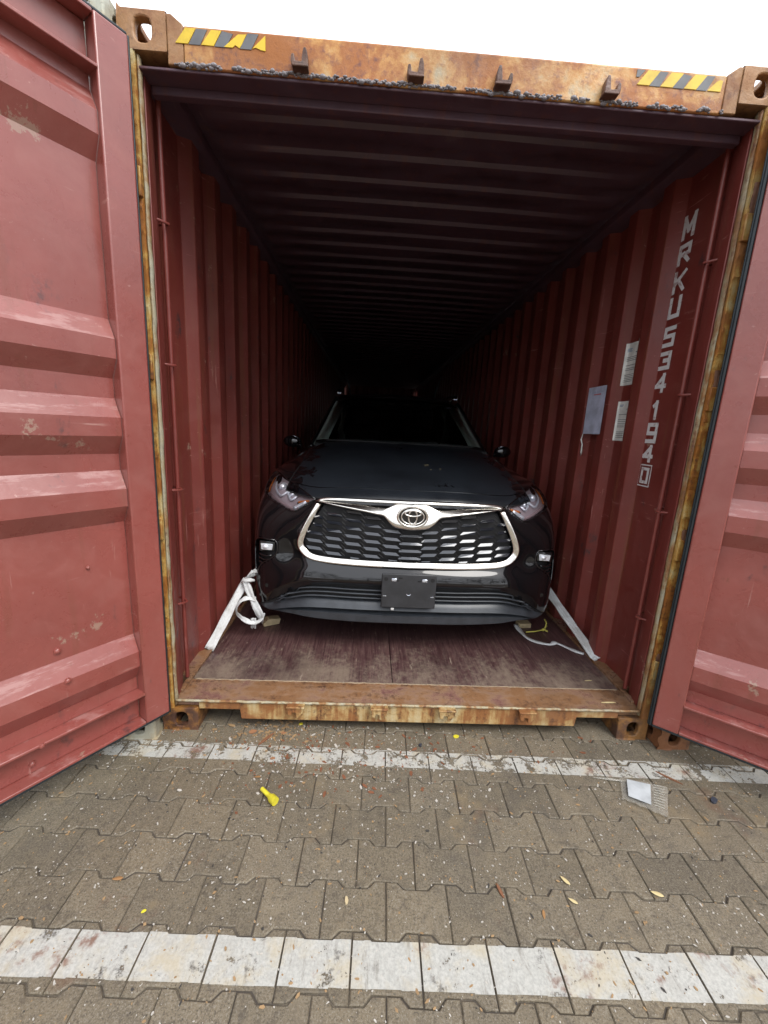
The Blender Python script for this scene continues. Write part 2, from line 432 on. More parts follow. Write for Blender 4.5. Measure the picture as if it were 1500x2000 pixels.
thin_glass('lamp_lens', (.92, .92, .94))
def film(name):
    m = bpy.data.materials.new(name); m.use_nodes = True; t = m.node_tree; t.nodes.clear()
    o = t.nodes.new('ShaderNodeOutputMaterial'); tr = t.nodes.new('ShaderNodeBsdfTransparent'); tr.inputs[0].default_value = (.93, .93, .90, 1)
    df = t.nodes.new('ShaderNodeBsdfDiffuse'); df.inputs[0].default_value = (.62, .60, .54, 1); gl = t.nodes.new('ShaderNodeBsdfGlossy'); gl.inputs[1].default_value = .18
    a = t.nodes.new('ShaderNodeMixShader'); a.inputs[0].default_value = .24; t.links.new(tr.outputs[0], a.inputs[1]); t.links.new(df.outputs[0], a.inputs[2])
    b = t.nodes.new('ShaderNodeMixShader'); b.inputs[0].default_value = .07; t.links.new(a.outputs[0], b.inputs[1]); t.links.new(gl.outputs[0], b.inputs[2])
    t.links.new(b.outputs[0], o.inputs[0]); M[name] = m
film('clear_plastic')

flat('wood_grime', (.33, .25, .17), .8)

# ------------------------------------------------------------------ ground and paving
g = MB(); g.grid([[(x, y, -.034) for x in (-400, -40, -4, 4, 40, 400)] for y in (-400, -40, -4, 4, 40, 400)], flip=False)
tag(g.build('ground', M['yard_ground']), kind='structure')
sb = MB(); sb.grid([[(-9, -7, -.0052), (9, -7, -.0052)], [(-9, 7, -.0052), (9, 7, -.0052)]])
tag(sb.build('joint_sand', M['joint_sand']), kind='structure')

PX, PY, TH = .2015, .1407, radians(-1.8)
gp = .0015
HALF = [(-.10, .0825), (-.062, .0825), (-.040, .0605), (.040, .0605), (.062, .0825), (.10, .0825)]
def stone_outline(inset):
    up_ = []
    for x, y in HALF:
        xx = max(-.1+inset, min(.1-inset, x + (inset*.45 if -.09 < x < 0 else (-inset*.45 if 0 < x < .09 else 0))*-1))
        up_.append((xx, y-inset))
    return up_[::-1] + [(x, -y) for x, y in up_]          # counter-clockwise from top right
def stone_mesh(k):
    rnd = random.Random(k)
    o0, o1 = stone_outline(gp), stone_outline(gp+.0030)
    jit = [(rnd.uniform(-.0008, .0008), rnd.uniform(-.0008, .0008)) for _ in o0]
    o1 = [(a+u*1.5, b+v*1.5) for (a, b), (u, v) in zip(o1, jit)]; o0 = [(a+u, b+v) for (a, b), (u, v) in zip(o0, jit)]
    n = len(o0)
    vs = [(x, y, -.034) for x, y in o0] + [(x, y, -.0035) for x, y in o0] + [(x, y, 0) for x, y in o1]
    fs = [(i, (i+1) % n, n+(i+1) % n, n+i) for i in range(n)] + [(n+i, n+(i+1) % n, 2*n+(i+1) % n, 2*n+i) for i in range(n)]
    fs.append(tuple(range(2*n, 3*n)))
    return vs, fs
variants = []
for k in range(6):
    vs, fs = stone_mesh(k); me = bpy.data.meshes.new('paving_stone'); me.from_pydata(vs, [], fs); me.materials.append(M['paving_concrete']); me.update(); variants.append(me)
paving = tag(empty('block_paving'), kind='structure')
RZ = Matrix.Rotation(TH, 4, 'Z')
lines = {'near': (MB(), -.953, -.843), 'far': (MB(), -.207, -.112)}
def clip_band(poly, lo, hi):
    def cl(P, f):
        out = []
        for i in range(len(P)):
            a, b = P[i-1], P[i]; fa, fb = f(a), f(b)
            if (fa >= 0) != (fb >= 0):
                t = fa/(fa-fb); out.append((a[0]+(b[0]-a[0])*t, a[1]+(b[1]-a[1])*t))
            if fb >= 0: out.append(b)
        return out
    P = cl(poly, lambda p: p[1]-lo)
    return cl(P, lambda p: hi-p[1]) if P else P
rest = MB(); nst = 0
for r in range(-34, 40):
    yr = -.903 + r*PY
    for c in range(-38, 39):
        xr = -.033 + PX*.5 + c*PX + (PX*.5 if r % 2 else 0)
        rnd = random.Random(r*1000+c)
        if rnd.random() < .5: rot = pi
        else: rot = 0
        T = RZ @ Matrix.Translation((xr, yr, rnd.gauss(0, .0012))) @ Matrix.Rotation(rnd.gauss(0, .006), 4, 'X') @ Matrix.Rotation(rnd.gauss(0, .005), 4, 'Y') @ Matrix.Rotation(rot+rnd.gauss(0, .004), 4, 'Z') @ Matrix.Diagonal((PX/.2, PY/.1432, 1, 1))
        if -1.72 < xr < 1.72 and -1.27 < yr < .16:
            o = bpy.data.objects.new('paving_stone', variants[rnd.randrange(6)]); COL.objects.link(o); o.matrix_world = T; o.parent = paving; nst += 1
        elif abs(xr) < 7 and -5 < yr < 3:
            vs, fs = stone_mesh(0); rest.add([T @ Vector(v) for v in vs], fs)
        for nm, (mb, lo, hi) in lines.items():
            if yr+.09 < lo or yr-.09 > hi: continue
            pc = [[(-.097, -.079), (-.064, -.079), (-.064, .079), (-.097, .079)], [(-.064, -.079), (-.042, -.057), (-.042, .057), (-.064, .079)],
                  [(-.042, -.057), (.042, -.057), (.042, .057), (-.042, .057)], [(.042, -.057), (.064, -.079), (.064, .079), (.042, .057)],
                  [(.064, -.079), (.097, -.079), (.097, .079), (.064, .079)]]
            s_ = -1 if rot else 1
            for P in pc:
                Q = clip_band([(x*s_, y*s_) for x, y in P], lo-yr+rnd.uniform(-.0015, .0015), hi-yr+rnd.uniform(-.0015, .0015))
                if len(Q) > 2:
                    T2 = T
                    b = [T2 @ Vector((x*s_, y*s_, .0009)) for x, y in Q]
                    mb.add(b, [tuple(range(len(b)))])
o = rest.build('paving_stones_beyond', M['paving_concrete'], paving); tag(o, kind='stuff')
tag(lines['near'][0].build('painted_line', M['line_paint']), kind='structure')
tag(lines['far'][0].build('painted_line', M['worn_line_paint']), kind='structure')

# ------------------------------------------------------------------ wood behind the photographer, seen mirrored in the car
def far_wood():
    r = random.Random(31); mb = MB()
    leafm = NM('tree_leaves', .6); f = leafm.noise(.6, 4); M['tree_leaves'] = leafm.done(leafm.mix(leafm.ramp(f, .35, .65), (.035, .060, .018), (.075, .105, .035)))
    M['tree_bark'] = simple('tree_bark', (.07, .055, .04), .9)
    for i in range(26):
        a = -1.35+2.7*i/25+r.uniform(-.03, .03); D = r.uniform(15, 20); x, y = D*1.25*sin(a), -2-D*cos(a)
        h = r.uniform(8.5, 12.5); mb.cur = 1
        mb.tube([(x, y, -.03), (x+r.uniform(-.2, .2), y, h*.4), (x+r.uniform(-.4, .4), y, h*.8)], [.17, .12, .05], 7)
        for k in range(4):
            b = r.uniform(0, 2*pi); mb.tube([(x, y, h*(.35+.08*k)), (x+1.2*cos(b), y+1.2*sin(b), h*(.55+.08*k))], [.06, .02], 5)
        mb.cur = 0
        clumps = [(x+r.gauss(0, 1.2), y+r.gauss(0, 1.0), h*r.uniform(.22, 1.0)) for _ in range(36)]
        for c in clumps:
            for _ in range(22):
                p = Vector(c)+Vector((r.gauss(0, .45), r.gauss(0, .45), r.gauss(0, .38))); q = r.uniform(.10, .22)
                u = Vector((r.uniform(-1, 1), r.uniform(-1, 1), r.uniform(-.6, .6))).normalized(); v = u.cross(Vector((r.uniform(-1, 1), r.uniform(-1, 1), 1))).normalized()
                mb.add([p-u*q, p+v*q*.6, p+u*q, p-v*q*.6], [(0, 1, 2, 3)])
    return tag(mb.build('far_trees', [M['tree_leaves'], M['tree_bark']]), kind='stuff')

# ------------------------------------------------------------------ container pieces
H = 2.896; HX = 1.219; LEN = 12.192
def holed_face(mb, o, u, v, n, a, b, rx, ry, t=.028, seg=20):
    """rectangular plate o..o+a*u+b*v with an oval hole through its thickness t (n points outwards)"""
    o, u, v, n = Vector(o), Vector(u), Vector(v), Vector(n)
    c = o + u*a/2 + v*b/2; hole = []; rim = []
    for k in range(seg):
        th = 2*pi*(k+.5)/seg; ex = abs(cos(th))**.75*(1 if cos(th) > 0 else -1); ey = abs(sin(th))**.75*(1 if sin(th) > 0 else -1)
        hole.append(c + u*rx*ex + v*ry*ey)
        dx, dy = cos(th)*a, sin(th)*b; s_ = min(a/2/max(abs(dx), 1e-6), b/2/max(abs(dy), 1e-6)); rim.append(c + u*dx*s_ + v*dy*s_)
    N = seg; cor = [o, o+u*a, o+u*a+v*b, o+v*b]
    vs = hole + rim + [p - n*t for p in hole] + [p - n*t for p in rim] + cor
    fs = []
    for k in range(N):
        l = (k+1) % N
        fs += [(k, N+k, N+l, l), (k, l, 2*N+l, 2*N+k), (2*N+k, 2*N+l, 3*N+l, 3*N+k)]
        # corner filler
        a_, b_ = rim[k], rim[l]
        for ci, q in enumerate(cor):
            e1 = abs((a_-q).dot(u)) < 1e-6 or abs((a_-q).dot(v)) < 1e-6; e2 = abs((b_-q).dot(u)) < 1e-6 or abs((b_-q).dot(v)) < 1e-6
            if e1 and e2 and (abs((a_-q).dot(u)) < 1e-6) != (abs((b_-q).dot(u)) < 1e-6): fs.append((N+k, 4*N+ci, N+l))
    mb.add(vs, fs)
def casting(x0, x1, y0, y1, z0, z1, top, outer, mat, parent, name='corner_casting'):
    """hollow corner casting: oval holes in the end, the outer side and the top (or bottom)"""
    mb = MB(); a, d, h = x1-x0, y1-y0, z1-z0
    holed_face(mb, (x0, y0, z0), (1, 0, 0), (0, 0, 1), (0, -1, 0), a, h, .030, .038)
    xs = x0 if outer < 0 else x1; xi = x1 if outer < 0 else x0
    holed_face(mb, (xs, y0, z0), (0, 1, 0), (0, 0, 1), (outer, 0, 0), d, h, .036, .028)
    zt = z1 if top else z0; zb = z0 if top else z1
    holed_face(mb, (x0, y0, zt), (1, 0, 0), (0, 1, 0), (0, 0, 1 if top else -1), a, d, .033, .060)
    e = .014
    mb.box(min(xi, xi-outer*-e), max(xi, xi-outer*-e), y0+.001, y1, z0+.001, z1-.001)
    mb.box(x0+.001, x1-.001, y1-e, y1, z0+.001, z1-.001)
    mb.box(x0+.001, x1-.001, y0+.001, y1-.001, min(zb, zb+(e if top else -e)), max(zb, zb+(e if top else -e)))
    return mb.build(name, mat, parent, bevel=.009, seg=3, angle=60)
def corr(y0, pitch, depth, n, slope=.19, flatf=.28):
    """trapezoid profile positions (offset 0 = recess, 1 = crest)"""
    out = []
    for k in range(n):
        b = y0+k*pitch; out += [(b, 0), (b+pitch*slope, 1), (b+pitch*(slope+flatf), 1), (b+pitch*(2*slope+flatf), 0)]
    return out
XR, XC = 1.214, 1.168                                     # recess and crest of the side sheets
YC0, YP = .41, .28
NC = 41
wallprof = [(.135, 0)] + corr(YC0, YP, 1, NC)
def wallx(y):
    for (a, s), (b, t) in zip(wallprof, wallprof[1:]):
        if a <= y <= b: f = s+(t-s)*(y-a)/(b-a); return XR-(XR-XC)*f
    return XR

def make_door(parent, s, W=1.172, z0=.150, z1=2.768, paint='door_paint', gas='gasket_rubber', ge=.016):
    """door leaf standing along +x of its own frame; inner side faces s*y"""
    d = empty('door'); d.parent = parent
    P = lambda x0, x1, n0, n1, a, b, mb: mb.box(x0, x1, min(s*n0, s*n1), max(s*n0, s*n1), a, b)
    hw = .105
    pr = [(.307, -.058)]
    for b0 in (.363, 1.076, 1.352+.0, 1.637, 2.355):
        pr += [(b0, -.058), (b0+.070, -.018), (b0+.140, -.018), (b0+.211, -.058)]
    pr += [(2.61, -.058)]
    pr = [(z, n) for z, n in pr]
    # inner sheet
    x0, x1 = hw+.002, W-.102
    mb = MB(); rows = []
    xs = [x0, x0+.012] + [x0+.012+(x1-x0-.024)*k/14 for k in range(1, 14)] + [x1-.012, x1]
    rr = random.Random(3 if s > 0 else 4)
    fr = []
    for (za, na), (zb, nb) in zip(pr, pr[1:]):
        m = max(1, int((zb-za)/.07))
        for k in range(m): fr.append((za+(zb-za)*k/m, na+(nb-na)*k/m))
    fr.append(pr[-1])
    for z, n in fr:
        rows.append([(x, s*n + s*rr.gauss(0, .0006), z) for i, x in enumerate(xs)])
    back = [[(x, y-s*.0025, z) for x, y, z in r] for r in rows]
    mb.grid(rows, flip=(s < 0)); mb.grid(back, flip=(s > 0))
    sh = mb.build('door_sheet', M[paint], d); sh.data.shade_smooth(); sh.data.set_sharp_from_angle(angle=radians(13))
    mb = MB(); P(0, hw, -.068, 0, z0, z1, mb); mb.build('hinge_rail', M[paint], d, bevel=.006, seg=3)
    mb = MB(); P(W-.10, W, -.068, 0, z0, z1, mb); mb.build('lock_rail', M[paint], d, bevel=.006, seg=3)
    # bottom channel: two lips and a recessed web; the same at the top
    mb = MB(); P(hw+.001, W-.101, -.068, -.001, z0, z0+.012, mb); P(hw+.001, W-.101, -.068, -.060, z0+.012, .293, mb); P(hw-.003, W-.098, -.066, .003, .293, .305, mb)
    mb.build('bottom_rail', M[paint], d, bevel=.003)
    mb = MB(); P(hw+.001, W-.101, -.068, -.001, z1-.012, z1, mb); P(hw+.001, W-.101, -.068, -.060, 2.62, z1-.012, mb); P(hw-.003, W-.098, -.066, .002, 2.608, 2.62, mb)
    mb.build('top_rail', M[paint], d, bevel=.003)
    # rubber gasket round the edge
    mb = MB()
    for (a0, a1, b0, b1) in ((-ge, -.001, z0-.012, z1+.006), (W+.001, W+ge, z0-.012, z1+.006), (-.001, W+.001, z0-.014, z0-.001), (-.001, W+.001, z1+.001, z1+.012)):
        P(a0, a1, -.046, -.006, b0, b1, mb); 
        if a1 < 0 and ge > .01: P(a0-.007, a0+.001, -.022, -.010, b0, b1, mb)
    mb.build('gasket', M[gas], d, bevel=.004)
    # rivets on the flats
    for (u, z) in ((.50, .87), (.475, .80)):
        pass
    for zz in (.42, 1.05, 1.75, 2.45):
        mb = MB(); P(-.035, .07, -.086, -.069, zz-.05, zz+.05, mb); mb.tube([(-.03, s*-.082, zz-.07), (-.03, s*-.082, zz+.07)], .016, 10); mb.build('hinge', M['dark_rust'], d, bevel=.003)
    for u in (.34, .86):
        mb = MB(); mb.tube([(u, s*-.100, z0+.02), (u, s*-.100, z1-.02)], .017, 10)
        b = mb.build('lock_bar', M['dark_rust'], d, smooth=True)
        mb = MB(); mb.box(u-.012, u+.30, min(s*-.118, s*-.10), max(s*-.118, s*-.10), 1.10, 1.135); mb.build('lock_handle', M['dark_rust'], b, bevel=.003)
        for zz in (.35, .9, 1.6, 2.3):
            mb = MB(); P(u-.04, u+.04, -.116, -.069, zz-.03, zz+.03, mb); mb.build('bar_keeper', M['dark_rust'], d, bevel=.004)
    return d
def rivets(door, s, spots):
    for (u, z, r, n) in spots:
        mb = MB(); mb.tube([(u, s*(n-.001), z), (u, s*(n+.006), z)], r, 12); mb.ball((u, s*(n+.006), z), (r*.85, .005, r*.85), 10, 4)
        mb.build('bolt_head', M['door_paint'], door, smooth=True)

# ------------------------------------------------------------------ the open container
box = empty('shipping_container', (0, 0, 0))
tag(box, 'open dark red shipping container with rusty orange header and the black car inside', 'shipping container')
casting(-HX, -1.057, 0, .178, 0, .118, False, -1, M['casting_rust'], box)
casting(1.057, HX, 0, .178, 0, .118, False, 1, M['casting_rust'], box)
casting(-HX, -1.057, 0, .178, H-.122, H, True, -1, M['casting_top_rust'], box)
casting(1.057, HX, 0, .178, H-.122, H, True, 1, M['casting_top_rust'], box)
for x in (-1, 1):
    for z, t in ((0, False), (H-.118, True)):
        casting(min(x*HX, x*1.057), max(x*HX, x*1.057), LEN-.178, LEN, z, z+.118, t, x, M['dark_rust'], box)
for s in (-1, 1):
    mb = MB(); mb.box(min(s*1.217, s*1.172), max(s*1.217, s*1.172), .004, .052, .118, H-.122)
    # weathered weld lumps down the front of the post
    rr = random.Random(s+5)
    NZ = 260; G = []
    for k in range(NZ+1):
        z = .119+(H-.242)*k/NZ; j = .0011*sin(k*.9)+rr.gauss(0, .0009)+(.003 if rr.random() < .04 else 0)
        G.append([(s*(1.2165), .030, z), (s*(1.2165), .001-j*.6, z), (s*1.205, -.001-j, z), (s*1.190, -.001-j*1.2, z), (s*(1.1745+j*.6), .001-j, z), (s*1.172, .012, z)])
    mb.grid(G, flip=(s < 0))
    o = mb.build('door_post', M['post_rust'], box, smooth=True)
    mb = MB(); pts = [(s*(1.166+rr.uniform(-.0015, .0015)), .022, .13+(H-.26)*k/60) for k in range(61)]
    mb.tube(pts, [.0055+rr.uniform(-.0015, .0025) for _ in pts], 8, r2=.014, refup=(0, 1, 0)); mb.build('post_edge', M['edge_rust'], box, smooth='all')
    for z in (.40, 1.02, 1.70, 2.36):
        mb = MB(); mb.box(min(s*1.216, s*1.170), max(s*1.216, s*1.170), -.012, .006, z-.05, z+.05); mb.build('hinge_lug', M['post_rust'], box, bevel=.004)
    # inner jamb between the post and the corrugated side sheet
    mb = MB(); mb.prism([(s*1.160, .040, .165), (s*1.172, .040, .165), (s*1.214, .135, .165), (s*1.214, .15, .165), (s*1.19, .15, .165), (s*1.166, .085, .165)][::s], (0, 0, H-.165-.14))
    mb.build('jamb', M['wall_paint'], box, bevel=.003)
    # side sheet
    prof = [(wallx(y) if False else XR-(XR-XC)*t, y) for y, t in wallprof]
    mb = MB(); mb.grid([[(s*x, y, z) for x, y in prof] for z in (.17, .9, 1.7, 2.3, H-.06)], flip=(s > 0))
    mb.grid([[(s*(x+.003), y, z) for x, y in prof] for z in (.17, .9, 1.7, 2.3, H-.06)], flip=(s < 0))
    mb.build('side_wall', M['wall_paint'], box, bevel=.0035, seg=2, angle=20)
    # rails
    mb = MB(); mb.prism([(s*1.216, .125, 2.758), (s*1.160, .125, 2.775), (s*1.140, .125, 2.800), (s*1.140, .125, 2.846), (s*1.216, .125, 2.846)], (0, LEN-.31, 0)); mb.build('top_side_rail', M['roof_paint'], box, bevel=.004)
    mb = MB(); mb.box(min(s*1.150, s*1.217), max(s*1.150, s*1.217), .18, LEN-.18, .04, .1775); mb.box(min(s*1.150, s*1.175), max(s*1.150, s*1.175), .06, .18, .15, .1775); mb.build('bottom_side_rail', M['plate_rust'], box, bevel=.003)
    # lashing rod held off the wall by four rings
    mb = MB(); mb.tube([(s*1.168, .152, .19), (s*1.168, .152, H-.15)], .010, 12); rod = mb.build('lashing_rod', M['wall_paint'], box, smooth=True)
    for z in (2.286, 1.731, 1.181, .622):
        mb = MB(); mb.tube([(s*1.205, .170, z+.004), (s*1.165, .155, z), (s*1.143, .135, z-.004), (s*1.150, .118, z-.006), (s*1.170, .10, z-.004), (s*1.19, .105, z)], .0055, 8)
        mb.build('rod_ring', M['wall_paint'], rod, smooth=True)
# sill with fork notches, threshold plate and floor
mb = MB(); mb.prism([(-1.056, .012, .110), (-.858, .012, .110), (-.852, .012, .058), (.836, .012, .058), (.842, .012, .110), (1.056, .012, .110), (1.056, .012, .156), (-1.056, .012, .156)], (0, .10, 0))
mb.build('door_sill', M['sill_rust'], box, bevel=.004)
rr = random.Random(11)
mb = MB(); pts = [(-1.16+2.32*k/140, .006+rr.uniform(-.001, .001), .160+rr.uniform(-.0012, .0012)) for k in range(141)]
mb.tube(pts, [.006+rr.uniform(-.0005, .0015) for _ in pts], 8, r2=.0062); mb.build('sill_lip', M['edge_rust'], box, smooth='all')
mb = MB(); mb.grid([[(x, y, z) for x in [-1.170+2.34*k/24 for k in range(25)]] for y, z in ((.008, .1575), (.030, .1560), (.055, .1605), (.110, .1655), (.168, .1658))])
mb.box(-1.168, 1.168, .022, .168, .125, .1535)
mb.build('threshold_plate', M['plate_rust'], box, smooth=True)
mb = MB(); rq = random.Random(5); pts = [(-1.14+2.28*k/160, .171+rq.uniform(-.002, .002), .1655+rq.uniform(-.001, .0006)) for k in range(161)]
mb.tube(pts, [.005+rq.uniform(-.002, .003) for _ in pts], 6, r2=.0022); mb.build('sand_seam', M['wood_grime'], box, smooth='all')
for i in range(5):
    ya, yb = .174+i*2.4, min(.174+(i+1)*2.4-.004, LEN-.1)
    for (xa, xb) in ((-1.149, -.0985), (-.0945, 1.149)):
        mb = MB(); mb.box(xa, xb, ya, yb, .137, .166); mb.build('floor_board', M['floor_ply'], box, bevel=.0015, seg=1)
for i in range(30):
    if i % 6 == 0:
        mb = MB(); mb.box(-1.15, 1.15, .3+i*.4, .36+i*.4, .02, .136); mb.build('cross_member', M['dark_rust'], box)
# locking cam keepers
def cam_keeper(x, z, topside, mat, flip=False):
    mb = MB()
    if topside:
        mb.prism([(x-.030, 0, z-.030), (x+.036, 0, z-.030), (x+.040, 0, z-.008), (x+.038, 0, z+.018), (x+.027, 0, z+.020), (x+.022, 0, z-.010), (x-.004, 0, z-.012), (x-.008, 0, z+.030), (x-.012, 0, z+.048), (x-.022, 0, z+.048), (x-.028, 0, z+.026), (x-.030, 0, z-.010)][::-1], (0, -.030, 0))
        if not flip:
            mb.v = [(2*x-a, b, c) for a, b, c in mb.v]; mb.f = [f[::-1] for f in mb.f]
        mb.box(x-.034, x+.032, -.034, .001, z-.036, z-.024)
        mb.v = [(x+(a-x)*.86, b, z-.008+(c-z)*.72) for a, b, c in mb.v]
    else:
        mb.prism([(x-.040, 0, z+.024), (x+.040, 0, z+.024), (x+.038, 0, z-.006), (x+.024, 0, z-.022), (x+.016, 0, z-.036), (x+.004, 0, z-.034), (x+.002, 0, z-.008), (x-.014, 0, z-.004), (x-.018, 0, z-.024), (x-.036, 0, z-.020)], (0, -.026, 0))
        mb.box(x-.043, x+.043, -.030, .010, z+.018, z+.027)
    mb.build('cam_keeper', mat, box, bevel=.003)
for x in (-.580, -.165, .150, .552):
    cam_keeper(x, 2.777, True, M['keeper_rust'], x > 0)
for x in (-.580, -.172, .166, .570):
    cam_keeper(x, .134, False, M['sill_rust'])
# header
mb = MB(); mb.prism([(0, .004, 2.735), (0, .004, 2.858), (0, .020, 2.866), (0, .115, 2.866), (0, .115, 2.735)], (1, 0, 0))
for i, v in enumerate(mb.v): mb.v[i] = (-.999 if v[0] < .5 else .999, v[1], v[2])
mb.build('header', M['header_rust'], box, bevel=.005)
for s in (-1, 1):                                            # gusset where the header meets the casting
    mb = MB(); mb.prism([(s*1.056, .004, 2.74), (s*1.056, .004, 2.890), (s*1.040, .004, 2.890), (s*1.000, .004, 2.862), (s*1.000, .004, 2.74)][::-s], (0, .10, 0)); mb.build('header_gusset', M['casting_top_rust'], box, bevel=.003)
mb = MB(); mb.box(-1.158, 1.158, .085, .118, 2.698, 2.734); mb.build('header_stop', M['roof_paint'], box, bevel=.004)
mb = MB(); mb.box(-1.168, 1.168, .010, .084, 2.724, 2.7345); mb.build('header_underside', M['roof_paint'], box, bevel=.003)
rr = random.Random(21)
mb = MB(); x = -1.03
while x < 1.03:
    big = rr.random() < .10; r = rr.uniform(.006, .0085) if big else rr.uniform(.0022, .0048)
    mb.ball((x, .002+rr.uniform(-.003, .003), 2.741+rr.uniform(-.006, .006)), (r*rr.uniform(1.1, 1.9), r, r*rr.uniform(.7, 1.1)), 8, 5); x += r*rr.uniform(.5, 1.2)+(rr.random() < .02)*.04
tag(mb.build('weld_crust', M['weld_grey'], box, smooth='all'), kind='stuff')
# torn hazard tape
for (xa, side) in ((-1.036, 0), (.650, 1)):
    my, mg = MB(), MB()
    r2 = random.Random(side+2); w = .043; n = 4; stepx = .090
    for k in range(n):
        a = xa+.010+k*stepx; t0, t1 = 2.805, 2.851
        if side == 0: P = [(a, t0), (a+.044, t0), (a+.072, t1), (a+.036, t1)]
        else: P = [(a-.002, t0), (a+.045, t0), (a+.080, t1), (a+.034, t1)]
        if side == 0 and k == 2: P = [(a-.01, t0), (a+.02, t0), (a+.03, t0+.008), (a+.045, t0), (a+.052, t0+.01), (a+.07, t1-.004), (a+.04, t1-.006), (a+.03, t1-.014)]
        if side == 0 and k == 3: P = [(a+.0, t0+.002), (a+.012, t0+.006), (a+.03, t0), (a+.046, t0-.002), (a+.046, t1-.002)]
        if side == 1 and k == 3: P = [(a, t0), (a+.050, t0), (a+.053, t1-.012), (a+.042, t1-.010), (a+.03, t1-.016)]
        my.prism([(x, .004, z) for x, z in P], (0, -.0025, 0))
        if k < n-1 or side == 0:
            b = a+.044; Q = [(b+.002, t0-.001), (b+.042, t0-.001), (b+.068, t1-.006 if k == 1 else t1), (b+.030, t1)]
            if side == 0 and k == 3: continue
            mg.prism([(x, .0038, z) for x, z in Q], (0, -.0018, 0))
    if side: mg.prism([(x, .0038, z) for x, z in ((xa+.002, 2.828), (xa+.014, 2.829), (xa+.034, 2.852), (xa+.003, 2.852))], (0, -.0018, 0))
    t = my.build('hazard_tape', M['tape_yellow'], box); mg.build('tape_stripe', M['tape_grey'], t)
# roof
rp = [(.118, 0), (.33, 0)]
for k in range(56):
    b = .385+k*.205; rp += [(b, 0), (b+.016, -1), (b+.098, -1), (b+.118, 0)]
rp.append((LEN-.06, 0))
rows = []
for y, t in rp:
    z = 2.848 + t*.017
    rows.append([(-1.155, y, 2.848), (-1.10, y, 2.848), (-1.06, y, z)] + [(-1.06+2.12*k/8, y, z+.006*sin(pi*k/8)+random.gauss(0, .0008)) for k in range(1, 8)] + [(1.06, y, z), (1.10, y, 2.848), (1.155, y, 2.848)])
mb = MB(); mb.grid(rows, flip=True); mb.grid([[(a, b, c+.003) for a, b, c in r] for r in rows])
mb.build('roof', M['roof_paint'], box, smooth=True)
# closed far end
mb = MB(); fr = [(x0, LEN-.08-.03*t) for x0, t in [(-1.2+k*.06, (0, 1, 1, 0)[k % 4]) for k in range(41)]]
mb.grid([[(x, y, z) for x, y in fr] for z in (.1, H-.06)], flip=False); mb.grid([[(x, y+.004, z) for x, y in fr] for z in (.1, H-.06)], flip=True)
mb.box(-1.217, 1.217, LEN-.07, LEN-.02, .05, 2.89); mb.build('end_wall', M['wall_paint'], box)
# doors
dl = Vector((-.343, -.482)).normalized(); dr = Vector((.331, -.266)).normalized()
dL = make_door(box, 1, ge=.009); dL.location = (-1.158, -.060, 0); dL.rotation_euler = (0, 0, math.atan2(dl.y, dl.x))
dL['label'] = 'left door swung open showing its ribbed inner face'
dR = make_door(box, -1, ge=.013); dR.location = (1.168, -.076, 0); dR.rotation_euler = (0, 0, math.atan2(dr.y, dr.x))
dR['label'] = 'right door swung wide open with a dark rubber gasket'
rivets(dL, 1, [(.375, .615, .013, -.058), (.365, .500, .012, -.019), (.25, .915, .007, -.058), (.49, .20, .012, -.060), (.47, .299, .009, .002)])
rivets(dR, -1, [(.36, .95, .008, -.058), (.30, 1.245, .006, -.019)])

# letters down the right-hand wall
STROKES = {'M': [(0,0,0,1),(1,0,1,1),(0,1,.5,.30),(.5,.30,1,1)], 'R': [(0,0,0,1),(0,1,1,1),(1,1,1,.5),(0,.5,1,.5),(.45,.5,1,0)],
    'K': [(0,0,0,1),(.05,.42,1,1),(.35,.62,1,0)], 'U': [(0,0,0,1),(1,0,1,1),(0,0,1,0)], '5': [(0,1,1,1),(0,1,0,.54),(0,.54,1,.54),(1,.54,1,0),(0,0,1,0)],
    '3': [(0,1,1,1),(.42,.52,1,.52),(1,0,1,1),(0,0,1,0)], '4': [(.74,0,.74,1),(.74,1,0,.32),(0,.30,1,.30)], '1': [(.5,0,.5,1),(.2,.80,.5,1)],
    '9': [(0,1,1,1),(0,1,0,.48),(0,.48,1,.48),(1,0,1,1),(0,0,1,0)], '0': [(0,0,0,1),(1,0,1,1),(0,0,1,0),(0,1,1,1)]}
def letter(ch, zt, zb, y0, y1):
    """block letter sprayed on the wall, reading left to right seen from inside the box"""
    mb = MB(); w, h = y1-y0, zt-zb; th = w*.25/2 if ch != '0' else w*.125
    for k, (a, b, c, d) in enumerate(STROKES[ch]):
        P, Q = Vector((th+a*(w-2*th), th+b*(h-2*th))), Vector((th+c*(w-2*th), th+d*(h-2*th)))
        t = (Q-P).normalized(); nn = Vector((-t.y, t.x))*th; e = t*th*.98
        mb.add([(XR-.0014-.00012*k, y1-q.x, zb+min(h, max(0, q.y))) for q in (P-e-nn, Q+e-nn, Q+e+nn, P-e+nn)], [(0, 1, 2, 3)])
    return mb.build('stencil_letter', M['letter_white'], box)
seq = [('M', 412, 468), ('R', 473, 516), ('K', 523, 572), ('U', 575, 622), ('5', 634, 678), ('3', 683, 722), ('4', 725, 768), ('1', 779, 820), ('9', 822, 862), ('4', 862, 902), ('0', 905, 948)]
